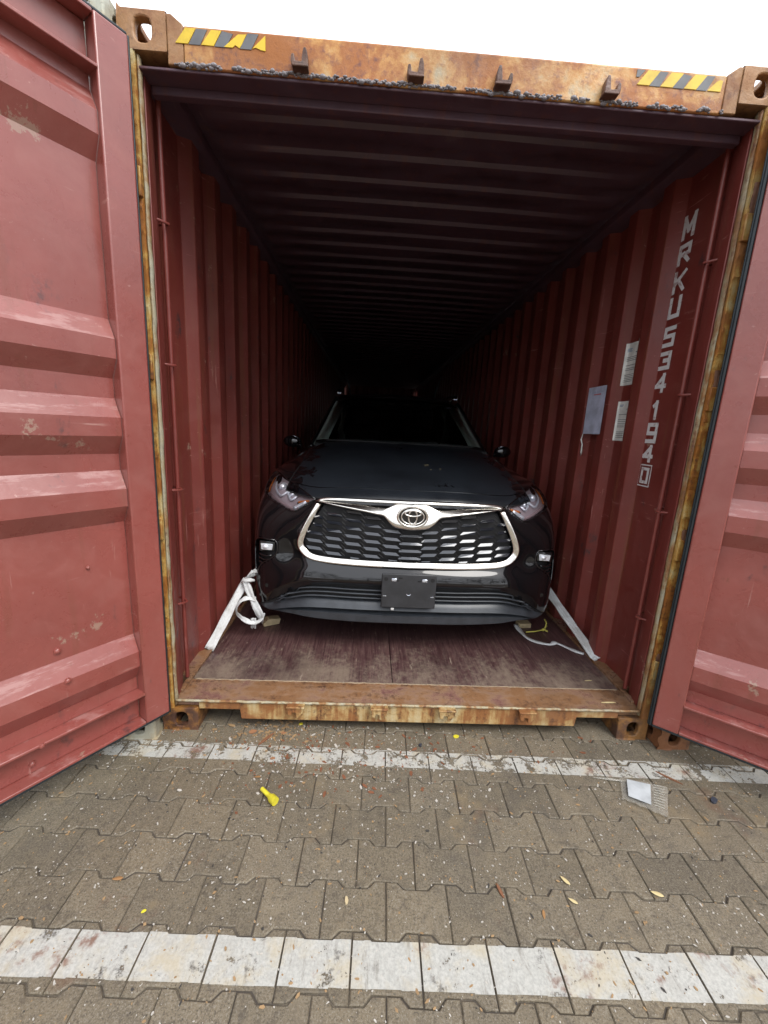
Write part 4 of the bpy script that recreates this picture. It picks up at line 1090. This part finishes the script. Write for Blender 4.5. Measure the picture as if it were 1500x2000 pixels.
ribbon(FR, lambda t: .035-.009*abs(2*t-1)**3, .014, .0, 'grille_frame', M['chrome'], car, n=5, tilt=.55)
ribbon([(0, .545), (.28, .548), (.48, .553), (.60, .575), (.655, .63)], .008, .02, .002, 'grille_frame_edge', M['gloss_black'], car, n=4)
ribbon([(0, .928), (.25, .928), (.45, .924), (.515, .918), (.545, .906)], .016, .012, .001, 'upper_strip', M['chrome'], car, n=4, tilt=.5)
# wing bar: a chrome bar that swells round the badge
def wing():
    up_ = [(.556, .908), (.45, .909), (.30, .903), (.19, .893), (.145, .895), (.110, .915), (.070, .930), (0, .936)]
    dn = [(.556, .899), (.45, .884), (.30, .866), (.21, .852), (.165, .843), (.130, .805), (.085, .778), (0, .768)]
    U = cr_interp([(x, 0, z) for x, z in up_], 5); D = cr_interp([(x, 0, z) for x, z in dn], 5)
    mb = MB()
    rows = []
    for k in range(9):
        t = (0, .04, .15, .35, .55, .72, .85, .95, 1)[k]; off = .002+.024*t*(1 if t < .9 else .6)
        rows.append([surf(a.x*(1-t)+b.x*t, a.z*(1-t)+b.z*t, off if k not in (0, 8) else -.01) for a, b in zip(U, D)])
    mb.grid([[tuple(p) for p in r] for r in rows]); mb.grid([[(-p.x, p.y, p.z) for p in r] for r in rows], flip=True)
    o = mb.build('grille_wing_bar', M['chrome'], car)
    bm = bmesh.new(); bm.from_mesh(o.data); bmesh.ops.remove_doubles(bm, verts=bm.verts, dist=1e-4); bmesh.ops.recalc_face_normals(bm, faces=bm.faces[:]); bm.to_mesh(o.data); bm.free(); o.data.shade_smooth(); return o
wing()
bc = surf(.001, .852, .020); by, bz = bc.y, bc.z
def oval(rx, rz, cx, cz, y, r, n=40, rd=None):
    mb = MB(); mb.tube([(cx+rx*cos(2*pi*k/n), y, cz+rz*sin(2*pi*k/n)) for k in range(n)], r, 10, closed=True, refup=(0, 1, 0), r2=rd or r); return mb
mb = MB(); mb.tube([(0, by-.004, bz), (0, by-.010, bz)], 1., 40)
for i, v in enumerate(mb.v): mb.v[i] = (v[0]*.086, v[1], bz+(v[2]-bz)*.062)
badge = mb.build('badge', M['gloss_black'], car, smooth=True)
oval(.084, .060, 0, bz, by-.010, .0075, rd=.006).build('badge_ring', M['chrome'], badge, smooth='all')
oval(.064, .044, 0, bz, by-.015, .0042).build('badge_ring', M['chrome'], badge, smooth='all')
oval(.024, .041, 0, bz, by-.018, .0045).build('badge_ring', M['chrome'], badge, smooth='all')
oval(.046, .0165, 0, bz+.021, by-.019, .0045).build('badge_ring', M['chrome'], badge, smooth='all')
# headlights
for s in (-1, 1):
    hl = empty('headlight', (0, 0, 0)); hl.parent = car
    pol = [(s*x, z) for x, z in HEAD]
    cxh, czh = .745, .93
    panel(pol, -.016, 'lamp_housing', M['lamp_grey'], hl, .04)
    def inn(f, o=0): return [(s*(cxh+(x-cxh)*f), czh+(z-czh)*f) for x, z in HEAD]
    # chrome brackets like two bent L strips, projector barrels, amber strips, lower reflector
    def strip(path, w, off, mat, nm, n=3): ribbon([(s*x, z) for x, z in path], w, .012, off, nm, M[mat], hl, n=n, seg=8, mirror=False)
    strip([(.845, .975), (.835, .935), (.795, .905), (.752, .932), (.742, .925)], .016, -.006, 'lamp_silver', 'light_strip')
    strip([(.762, .945), (.735, .900), (.715, .893), (.690, .915)], .016, -.006, 'lamp_silver', 'light_strip')
    strip([(.882, .905), (.80, .875), (.712, .848), (.675, .860)], .022, -.014, 'rose_reflector', 'lower_reflector')
    strip([(.700, .848), (.672, .866), (.625, .893)], .026, -.012, 'lamp_silver', 'corner_reflector')
    strip([(.675, .885), (.640, .893), (.612, .900)], .014, -.010, 'amber', 'turn_signal')
    strip([(.876, .995), (.888, .950), (.890, .918)], .012, -.012, 'amber', 'side_marker')
    for (x, z, r) in ((.800, .960, .030), (.725, .925, .022)):
        p = surf(s*x, z, -.02); mb = MB(); mb.tube([p+Vector((0, .02, 0)), p+Vector((0, -.012, 0))], r, 18, cap=False); mb.build('projector_barrel', M['lamp_silver'], hl, smooth=True)
        mb = MB(); mb.ball(p+Vector((0, -.002, 0)), r*.82, 14, 8); mb.build('projector_lens', M['lamp_silver'], hl, smooth='all')
    panel([(s*(cxh+(x-cxh)*1.02), czh+(z-czh)*1.03) for x, z in HEAD], .002, 'lamp_cover', M['lamp_lens'], hl, .02)
    ribbon([(s*x, z) for x, z in HEAD+[HEAD[0]]], .007, .008, .001, 'lamp_surround', M['gloss_black'], hl, n=3, seg=6, mirror=False)
    # fog lamp pocket
    fl_ = empty('fog_lamp', (0, 0, 0)); fl_.parent = car
    ribbon([(s*x, z) for x, z in FOG+[FOG[0]]], .008, .010, -.002, 'pocket_surround', M['gloss_black'], fl_, n=3, seg=6, mirror=False)
    panel([(s*x, z) for x, z in FOG], -.036, 'pocket', M['matte_black'], fl_, .05)
    pc = surf(s*.853, .607, -.002)
    mb = MB(); mb.prism([(pc.x-.034, pc.y+.004, pc.z-.019), (pc.x+.030, pc.y+.004, pc.z-.021), (pc.x+.036, pc.y+.006, pc.z+.016), (pc.x-.038, pc.y+.006, pc.z+.019)], (0, .02, 0)); mb.ball((pc.x-.010, pc.y+.002, pc.z), (.018, .008, .013), 10, 6); mb.build('fog_light', M['lamp_silver'], fl_, bevel=.006)
    mb = MB(); mb.box(pc.x-.050, pc.x+.050, pc.y+.014, pc.y+.040, pc.z-.033, pc.z+.033); mb.build('fog_bezel', M['gloss_black'], fl_, bevel=.008)
    for k, zz in enumerate((.560, .535, .512)):
        ribbon([(s*(.825+.012*k), zz), (s*.87, zz-.007), (s*.905, zz)], .008, .02, -.012, 'fog_louvre', M['gloss_black'], fl_, n=3, seg=6, mirror=False)
    # parking sensor
    p = surf(s*.845, .375, .001); mb = MB(); mb.tube([p+Vector((0, .004, 0)), p+Vector((0, -.002, 0))], .012, 14); mb.build('parking_sensor', M['car_paint'], car, smooth=True)
# intake louvres
for k, zz in enumerate((.352, .376, .400)):
    ribbon([(0, zz), (.3, zz), (.55, zz-.003), (.70+.015*k-.03, zz-.03-.006*k), (.79-.02*k, zz-.075-.004*k)], .008, .022, .022, 'intake_louvre', M['bumper_plastic'], car, n=4, seg=6)
# tow-hook cover outlines
for s in (-1, 1):
    ribbon([(s*.44, .468), (s*.45, .458), (s*.55, .452), (s*.585, .455)], .002, .003, .001, 'tow_cover_line', M['bracket_plastic'], car, n=3, seg=6, mirror=False)
# dark slit between the two lower bars
mb = MB(); sl = [surf(-.43+.86*k/40, .270, 0) for k in range(41)]
mb.tube([p+Vector((0, -.001, 0)) for p in sl], .006, 6, r2=.0065); mb.build('lower_slit', M['matte_black'], car, smooth='all')
# number plate bracket
py_ = -.032
mb = MB(); mb.box(-.158, .158, py_, py_+.014, .322, .530); br = mb.build('plate_bracket', M['bracket_plastic'], car, bevel=.006)
for x in (-.134, .134):
    mb = MB(); mb.tube([(x, py_-.001, .498), (x, py_+.002, .498)], .012, 16); mb.build('bracket_hole', M['matte_black'], br)
for x in (-.088, .088):
    mb = MB(); mb.box(x-.015, x+.015, py_-.004, py_+.001, .486, .503); mb.build('bracket_clip', M['glint'], br, bevel=.003)
for x, z in ((-.050, .506), (-.068, .490), (.060, .490)):
    mb = MB(); mb.box(x-.012, x+.010, py_-.0015, py_+.001, z-.004, z+.004); mb.build('bracket_slot', M['matte_black'], br)
for x in (-.138, .138):
    mb = MB(); mb.box(x-.010, x+.010, py_-.003, py_+.001, .394, .398); mb.build('bracket_mark', M['glint'], br)
mb = MB(); mb.tube([(.012*cos(a), py_-.001, .412+.010*sin(a)) for a in [pi+pi*k/8 for k in range(9)]], .0018, 6); mb.build('bracket_mark', M['glint'], br)
mb = MB(); mb.box(-.098, -.080, py_, py_+.01, .306, .320); mb.build('bracket_tab', M['strap_white'], br, bevel=.003)
# centre pin on the hood dust: leaf and chips
def leaf(name, c, rot, L, Wd, mat, label, cat='leaf', group=None, curl=.15, tilt=0):
    mb = MB(); n = 8; R = []
    for i in range(n+1):
        t = i/n; w = Wd*sin(pi*min(1, max(.02, t)))**.7*(.6+.4*t); z = curl*L*(2*t-1)**2*.3
        R.append([(L*(t-.5), -w/2, z+w*.12), (L*(t-.5), 0, z), (L*(t-.5), w/2, z+w*.15)])
    mb.grid(R, flip=True); o = mb.build(name, mat, None, smooth='all', solid=.0006)
    o.location = c; o.rotation_euler = (tilt, 0, rot); tag(o, label, cat, group); return o

def wz(x, y):                                               # world height of the hood
    h, n_, _, _ = tb.ray_cast(Vector((abs(x+.008), y-.45, 3)), Vector((0, 0, -1))); return (h.z if h else 1.)+.166
for (x, y, L, mat, lb) in ((.118, 1.02, .034, 'leaf_pale', 'curled tan leaf lying on the dusty car hood'), (.140, .93, .012, 'leaf_pale', 'small pale fleck on the hood in front of the tan leaf'), (.205, .95, .014, 'leaf_pale', 'small pale fleck on the hood right of the other fleck')):
    leaf('leaf', (x, y, wz(x, y)+.003), .1, L, L*.45, M[mat], lb, tilt=-.1)

# ------------------------------------------------------------------ lashing straps, blocks, ties
def strap(name, pts, w, t, label, n=5, cat='strap', mat='strap_white', parent=None, refup=(0, 0, 1)):
    P = cr_interp(pts, n); rr = random.Random(len(pts)*7+int(abs(pts[0][0])*100))
    mb = MB(); mb.tube(P, [w*.5*(1+rr.uniform(-.07, .07)) for _ in P], 10, r2=[t*.5*(1+rr.uniform(-.15, .15)) for _ in P], refup=refup)
    o = mb.build(name, M[mat], parent, smooth='all')
    if parent is None: tag(o, label, cat)
    return o
def webbing(pts, w, facing, name, parent, n=6, twist=None, crease=.0025, thick=.0022, seed=1, label=None, cat=None):
    """flat woven band: a ribbon facing 'facing', with soft lengthwise folds"""
    P = cr_interp(pts, n); r = random.Random(seed); N = len(P); rows = []
    ph = [r.uniform(0, 6) for _ in range(3)]
    for i, p in enumerate(P):
        t = (P[min(i+1, N-1)]-P[max(i-1, 0)]).normalized(); f = Vector(facing); f = (f-t*t.dot(f)).normalized()
        if twist:
            k = i/(N-1)*(len(twist)-1); a0 = int(min(k, len(twist)-2)); f.rotate(Matrix.Rotation(twist[a0]+(twist[a0+1]-twist[a0])*(k-a0), 3, t))
        sd = t.cross(f); W_ = (w[min(len(w)-1, int(i/(N-1)*(len(w)-1)+.5))] if isinstance(w, (list, tuple)) else w)*(1+.06*sin(i*.8+ph[0]))
        rows.append([tuple(p+sd*(W_*(k/6-.5))+f*(crease*(sin(k*1.9+i*.11+ph[1])+.6*sin(k*3.3-i*.23+ph[2])))) for k in range(7)])
    mb = MB(); mb.grid(rows); o = mb.build(name, M['strap_white'], parent, smooth='all', solid=thick)
    if label: tag(o, label, cat)
    return o
tl = empty('lashing_strap', (-1.16, .45, .18)); tag(tl, 'white lashing strap left of the car with a knot and a hanging loop', 'lashing strap')
def rel(o, pts): return [tuple(Vector(p)-o.location) for p in pts]
Fc = (.35, -.85, .45)
webbing(rel(tl, [(-1.166, .428, .180), (-1.115, .50, .295), (-1.06, .57, .425), (-1.000, .635, .545)]), .050, Fc, 'strap_band', tl, seed=3, crease=.004)
webbing(rel(tl, [(-1.164, .440, .186), (-1.112, .512, .298), (-1.055, .582, .428), (-.995, .647, .548)]), .040, Fc, 'strap_band', tl, seed=9, crease=.006)
mb = MB(); mb.tube(rel(tl, [(-1.022, .612, .530), (-1.000, .598, .552), (-.968, .596, .556), (-.950, .612, .548)]), [.010, .019, .017, .010], 10, r2=[.008, .013, .012, .008]); mb.build('strap_knot', M['strap_white'], tl, smooth='all')
for k in range(5):
    webbing(rel(tl, [(-1.000+.012*k, .628, .545+.006*k), (-.985+.010*k, .61, .578+.010*k), (-.962+.007*k, .612, .612-.004*k)]), .012, Fc, 'frayed_end', tl, seed=k, crease=.001, twist=[0, .5*k-1])
webbing(rel(tl, [(-.995, .594, .545), (-.975, .588, .480), (-.945, .583, .415), (-.922, .595, .350), (-.915, .62, .29), (-.935, .67, .235)]), [.042, .046, .040, .046, .040, .034], (.2, -.9, .3), 'strap_tail', tl, seed=5, twist=[0, .5, -.3, .4, 0], crease=.005)
webbing(rel(tl, [(-.955, .602, .300), (-.960, .62, .25), (-.968, .64, .21)]), .034, (.2, -.9, .3), 'strap_tail', tl, seed=6, crease=.004)
webbing(rel(tl, [(-.935, .592, .435), (-.985, .575, .447), (-1.028, .56, .420), (-1.045, .556, .372), (-1.032, .575, .325), (-.995, .595, .285), (-.950, .605, .270), (-.912, .612, .290), (-.900, .612, .335)]), [.030, .030, .024, .014, .022, .030, .030, .028, .030], (.15, -.7, .7), 'strap_loop', tl, seed=7, twist=[0, .2, .9, 1.2, .5, -.2, -.6, 0], crease=.002)
mb = MB(); mb.prism([(-.055, -.03, 0), (.05, -.03, 0), (.06, -.03, .036), (-.02, -.03, .048), (-.055, -.03, .022)], (0, .06, 0)); wb = mb.build('wood_block', M['wood_tan'], None, bevel=.003); wb.location = (-.895, .80, .166); wb.rotation_euler = (0, 0, .5)
tag(wb, 'tan wooden block under the left corner of the car bumper', 'wood block')
tr = empty('lashing_strap', (1.16, .45, .18)); tag(tr, 'straight white lashing strap right of the car running down to the floor edge', 'lashing strap')
webbing(rel(tr, [(1.172, .436, .184), (1.137, .625, .262), (1.107, .80, .330), (1.080, .96, .395), (1.02, 1.25, .50)]), .052, (-.65, -.45, .6), 'strap_band', tr, seed=2, crease=.004)
webbing(rel(tr, [(1.160, .45, .190), (1.126, .635, .268), (1.096, .81, .336), (1.069, .97, .401), (1.01, 1.26, .505)]), .030, (-.65, -.45, .6), 'strap_band', tr, seed=4, crease=.004)
# loose white band on the floor
mb = MB(); fp = cr_interp([(.815, .86, .190), (.825, .79, .176), (.845, .70, .171), (.90, .65, .170), (.965, .625, .171), (1.005, .640, .178), (1.035, .630, .171), (1.09, .565, .170), (1.140, .522, .170)], 4)
R = []
for i, p in enumerate(fp):
    t = (fp[min(i+1, len(fp)-1)]-fp[max(i-1, 0)]).normalized(); sdv = Vector((-t.y, t.x, 0)); w = .016+.004*sin(i*.7)
    R.append([tuple(p-sdv*w), tuple(p+Vector((0, 0, .002))), tuple(p+sdv*w)])
mb.grid(R); tag(mb.build('loose_strap', M['strap_white'], None, smooth='all', solid=.0015), 'loose wavy white strap lying on the floor in front of the car', 'strap')
mb = MB(); mb.box(-.05, .04, -.03, .03, 0, .034); wb = mb.build('wood_block', M['wood_tan'], None, bevel=.003); wb.location = (.885, .88, .166); wb.rotation_euler = (0, 0, .1)
tag(wb, 'tan wooden block under the right corner of the car bumper', 'wood block')
mb = MB(); mb.tube([(.862, .775, .176), (.93, .785, .178), (.995, .80, .185), (1.03, .83, .200)], .0045, 8); mb.tube([(1.0, .80, .186), (1.02, .785, .180)], .006, 8); mb.tube([(1.0, .80, .186), (1.03, .84, .215), (1.02, .86, .235)], .005, 8); mb.tube([(.985, .795, .184), (1.005, .805, .188)], .010, 8)
tag(mb.build('yellow_tie', M['yellow_cord'], None, smooth='all'), 'thin yellow tie with a forked end beside the right wood block', 'cable tie')
# dark straps rising behind the roof
for s in (-1, 1):
    mb = MB(); mb.tube([(s*.585, 4.0, 1.99), (s*.60, 4.0, 2.06), (s*.66, 4.02, 2.24)], [.012, .011, .008], 8)
    mb.tube([(s*.585, 4.0, 1.99), (s*.56, 4.0, 1.86)], .012, 8)
    tag(mb.build('roof_strap', M['bracket_plastic'], None, smooth='all'), 'thin grey strap rising behind the car roof on the %s side' % ('left' if s < 0 else 'right'), 'strap')

# ------------------------------------------------------------------ papers on the right wall
def wall_sheet(name, y0, y1, z0, z1, mat, label, cat, lines, header, x_off=.002, skew=0., flatx=None, gutter=None):
    n = 24; rows = []
    X = (lambda y: flatx) if flatx else (lambda y: wallx(y)-x_off)
    def pt(u, v, e=0.):                                     # u 0 = inner edge (left in view), v 0 = bottom
        y = y1-(y1-y0)*u; return (X(y)-e, y+skew*(v-.5), z0+(z1-z0)*v)
    root = MB(); root.grid([[pt(i/n, j/4) for i in range(n+1)] for j in range(5)]); root.grid([[pt(i/n, j/4, -.0008) for i in range(n+1)] for j in range(5)], flip=True)
    o = root.build(name, M[mat], None); tag(o, label, cat)
    def bar(u0, u1, v0, v1, m, nm, mbx=None):
        mb = MB(); k = max(2, int((u1-u0)*n)); mb.grid([[pt(u0+(u1-u0)*i/k, v, .0007) for i in range(k+1)] for v in (v0, v1)]); return mb
    lm = MB()
    for (u0, u1, v, th) in lines:
        b = bar(u0, u1, v, v+th, None, ''); lm.add(b.v, b.f)
    lm.build('printed_lines', M[header[0]], o)
    for (u0, u1, v0, v1, m) in header[1]:
        bar(u0, u1, v0, v1, m, '').build('printed_heading', M[m], o)
    return o
def textlines(seed, v0, v1, step, u0=.07, u1=.92, th=.012):
    r = random.Random(seed); out = []; v = v0
    while v > v1:
        if r.random() > .12: out.append((u0, r.uniform(.55, 1)*(u1-u0)+u0, v, th))
        v -= step*(1 if r.random() > .12 else 1.8)
    return out
wall_sheet('label_sheet', .545, .705, 1.826, 2.062, 'label_white', 'white printed label stuck on the right wall, upper one of the two', 'label', textlines(1, .66, .06, .040), ('print_dark', [(.06, .30, .86, .875, 'print_blue'), (.06, .26, .83, .845, 'print_blue'), (.06, .30, .80, .815, 'print_blue'), (.50, .94, .75, .768, 'print_dark')]))
wall_sheet('label_sheet', .545, .700, 1.506, 1.735, 'label_white', 'white printed label stuck on the right wall, lower one of the two', 'label', textlines(2, .66, .06, .046), ('print_dark', [(.06, .30, .90, .915, 'print_blue'), (.06, .26, .87, .885, 'print_blue'), (.50, .94, .79, .803, 'print_dark')]))
wall_sheet('paper_sheet', .770, .975, 1.540, 1.836, 'paper_blue', 'bluish white paper sheet hanging deepest in on the right wall', 'paper', textlines(5, .80, .30, .035, .25, .85, .004), ('print_faint', [(.22, .45, .86, .90, 'print_faint'), (.5, .85, .87, .90, 'print_faint'), (.34, .75, .825, .845, 'print_red')]), flatx=1.158)
mb = MB(); mb.tube([(1.172, .99, 1.56), (1.166, 1.0, 1.50), (1.170, .985, 1.47), (1.166, .975, 1.42), (1.17, .98, 1.39)], [.003, .005, .004, .006, .002], 6); tag(mb.build('torn_tape', M['label_white'], None, smooth='all'), 'scrap of torn tape hanging below the bluish paper', 'tape')

# ------------------------------------------------------------------ litter on the ground
t = empty('yellow_plug', (-.623, -.370, .012)); tag(t, 'bright yellow plastic plug lying on the paving', 'plastic plug')
a0, a1 = Vector((-.036, .032, .002)), Vector((.034, -.030, .006))
mb = MB(); mb.tube([a0, a0.lerp(a1, .55)], .0085, 12); mb.build('stem', M['yellow_plastic'], t, smooth=True)
mb = MB(); mb.tube([a0.lerp(a1, .5), a0.lerp(a1, .62), a0.lerp(a1, .72), a1], [.009, .012, .0165, .0165], 12); mb.build('cap', M['yellow_plastic'], t, smooth=True)
bagc = Vector((.975, -.335, .004))
t = empty('plastic_bag', tuple(bagc)); tag(t, 'clear plastic bag with a white sheet inside lying near the right door', 'plastic bag')
co = [Vector(p)-bagc for p in ((.925, -.245, .006), (.870, -.355, .006), (1.005, -.442, .008), (1.108, -.300, .012))]
rr = random.Random(4); n = 12
def bil(u, v): return co[0]*(1-u)*(1-v)+co[1]*(1-u)*v+co[2]*u*v+co[3]*u*(1-v)
mb = MB(); mb.grid([[tuple(bil(i/n, j/n)+Vector((0, 0, .003+rr.uniform(0, .006)*(.3+.7*(i/n))))) for i in range(n+1)] for j in range(n+1)], flip=False)
mb.build('bag_film', M['clear_plastic'], t)
mb = MB(); mb.grid([[tuple(bil(.14+.50*i/3, .10+.74*j/3)+Vector((0, 0, .011))) for i in range(4)] for j in range(4)]); mb.build('white_insert', M['insert_white'], t, solid=.001)
mb = MB()
for k in range(9):
    v = .08+.09*k; mb.tube([bil(.70, v)+Vector((0, 0, .010)), bil(.80, v+.01)+Vector((0, 0, .013)), bil(.93, v)+Vector((0, 0, .011))], .0016, 5)
mb.build('bag_crease', M['clear_plastic'], t)
mb = MB(); mb.tube([(.80, -.245, .006), (.88, -.255, .008), (.99, -.275, .010)], [.004, .008, .004], 6, r2=.003); tag(mb.build('film_strip', M['clear_plastic'], None, smooth='all'), 'crumpled strip of film beside the clear bag', 'plastic strip')
def chip(name, x, y, rot, L, Wd, mat, label, cat, h=.004, z=.001, group=None):
    mb = MB(); r = random.Random(int(x*1000)+int(y*777)); n = 7
    P = [(L/2*cos(2*pi*k/n)*r.uniform(.75, 1.1), Wd/2*sin(2*pi*k/n)*r.uniform(.75, 1.1), 0) for k in range(n)]
    mb.prism(P, (0, 0, h)); o = mb.build(name, M[mat], None, bevel=.0008, seg=1); o.location = (x, y, z); o.rotation_euler = (r.uniform(-.1, .1), r.uniform(-.1, .1), rot)
    tag(o, label, cat, group); return o
chip('yellow_flake', -.563, .054, .2, .024, .018, 'yellow_plastic', 'small yellow flake on the ground under the left part of the sill', 'plastic flake', .003)
chip('yellow_flake', .224, -.010, .2, .032, .028, 'yellow_plastic', 'yellow flake on the ground in front of the sill, right of centre', 'plastic flake', .004)
chip('yellow_flake', -.909, -.765, .5, .016, .011, 'yellow_plastic', 'tiny yellow flake on the paving above the near white line at left', 'plastic flake', .003)
chip('wood_splinter', -.715, -.055, .95, .120, .014, 'wood_brown', 'long brown splinter crossing the far white line at left', 'wood splinter', .006)
chip('wood_splinter', .229, -.705, 1.9, .050, .012, 'wood_brown', 'short brown stick standing out on the paving right of centre', 'wood splinter', .006)
chip('wood_splinter', 1.16, -.235, -.75, .105, .012, 'wood_brown', 'brown splinter on the far white line by the right door', 'wood splinter', .005)
for (x, y, r_, L, m, lb) in ((.768, -.712, -.4, .040, 'leaf_pale', 'largest pale dry leaf on the paving at right'), (.468, -.672, -.9, .036, 'leaf_pale', 'narrow pale leaf in a joint near the middle right'),
                             (.465, -.734, -.6, .030, 'leaf_pale', 'pale leaf lying just nearer than the narrow one'), (-1.042, -.675, .1, .034, 'leaf_orange', 'orange brown leaf on a joint at the left'),
                             (.350, -.772, 1.3, .028, 'leaf_orange', 'small orange leaf on the paving right of centre'), (1.14, -.80, -.8, .034, 'leaf_pale', 'thin whitish leaf near the lower right edge'),
                             (-.695, -.60+.33, 0., .028, 'leaf_orange', 'orange leaf left of the yellow plug beyond it')):
    leaf('leaf', (x, y, .004), r_, L, L*.42, M[m], lb)
chip('litter_scrap', 1.276, -.352, .6, .040, .028, 'dark_litter', 'dark crumpled scrap on the paving at far right', 'scrap', .010)
chip('litter_scrap', .035, -.075, .6, .018, .016, 'dark_litter', 'dark pebble at the edge of the far white line', 'pebble', .010)
chip('rust_flake', -.79, -.005, .3, .040, .026, 'wood_orange', 'largest orange rust flake on the ground at the left below the sill', 'rust flake', .004)
chip('rust_flake', -.64, -.010, .1, .026, .016, 'wood_orange', 'orange rust flake right of the long splinter', 'rust flake', .004)
chip('rust_flake', -.655, -.168, .1, .026, .014, 'wood_orange', 'orange rust flake just nearer than the far white line', 'rust flake', .004)
chip('cork_piece', -.285, -.735, 1.7, .026, .014, 'wood_tan', 'small grey brown stub in a joint left of centre', 'scrap', .008)
chip('wood_splinter', 1.02, .245, .05, .055, .008, 'leaf_pale', 'pale splinter on the container floor at right', 'wood splinter', .002, .167)
chip('wood_splinter', 1.03, .060, -.1, .080, .012, 'leaf_pale', 'pale splinter on the rusty threshold at right', 'wood splinter', .002, .166)
# fine grit, chips and flakes everywhere: nobody could count them
rr = random.Random(99)
def scatter(nm, N, mat, fx, smin, smax, flatn=.25, thin=1.):
    mb = MB()
    for _ in range(N):
        x, y = fx(); r = smin*(smax/smin)**(rr.random()**2.2); a = rr.uniform(0, pi*2); k = rr.choice((4, 5, 5, 6)); el = rr.uniform(1, 2.6)*thin
        P = []
        for i in range(k):
            b = 2*pi*i/k; u, v = r*el*cos(b)*rr.uniform(.7, 1.1), r*sin(b)*rr.uniform(.7, 1.1)
            P.append((x+u*cos(a)-v*sin(a), y+u*sin(a)+v*cos(a), .0012))
        mb.prism(P, (0, 0, r*flatn+.0006))
    tag(mb.build(nm, mat, None), kind='stuff')
U = rr.uniform
def anyw(): return (U(-1.7, 1.7), U(-1.2, .05))
def clus(): return (rr.gauss(-.45, .35), min(.04, rr.gauss(-.17, .12)))
def clus2(): return (rr.gauss(-.70, .14), rr.gauss(.0, .05))
flat('grit_pale', (.50, .47, .42), .8); flat('grit_tan', (.34, .22, .11), .8); flat('grit_dark', (.05, .045, .04), .8); flat('grit_rust', (.22, .085, .04), .8)
scatter('pale_grit', 3600, M['grit_pale'], anyw, .0008, .0036)
scatter('pale_grit', 420, M['grit_pale'], clus, .0014, .0065)
scatter('tan_grit', 1500, M['grit_tan'], anyw, .0010, .0050)
scatter('tan_grit', 200, M['grit_tan'], clus2, .0020, .0085)
scatter('dark_grit', 500, M['grit_dark'], anyw, .0010, .0042)
scatter('rust_grit', 260, M['grit_rust'], clus, .0015, .0080)
scatter('rust_grit', 120, M['grit_rust'], lambda: (rr.gauss(0, .8), U(-.12, .02)), .0015, .0080)
far_wood()
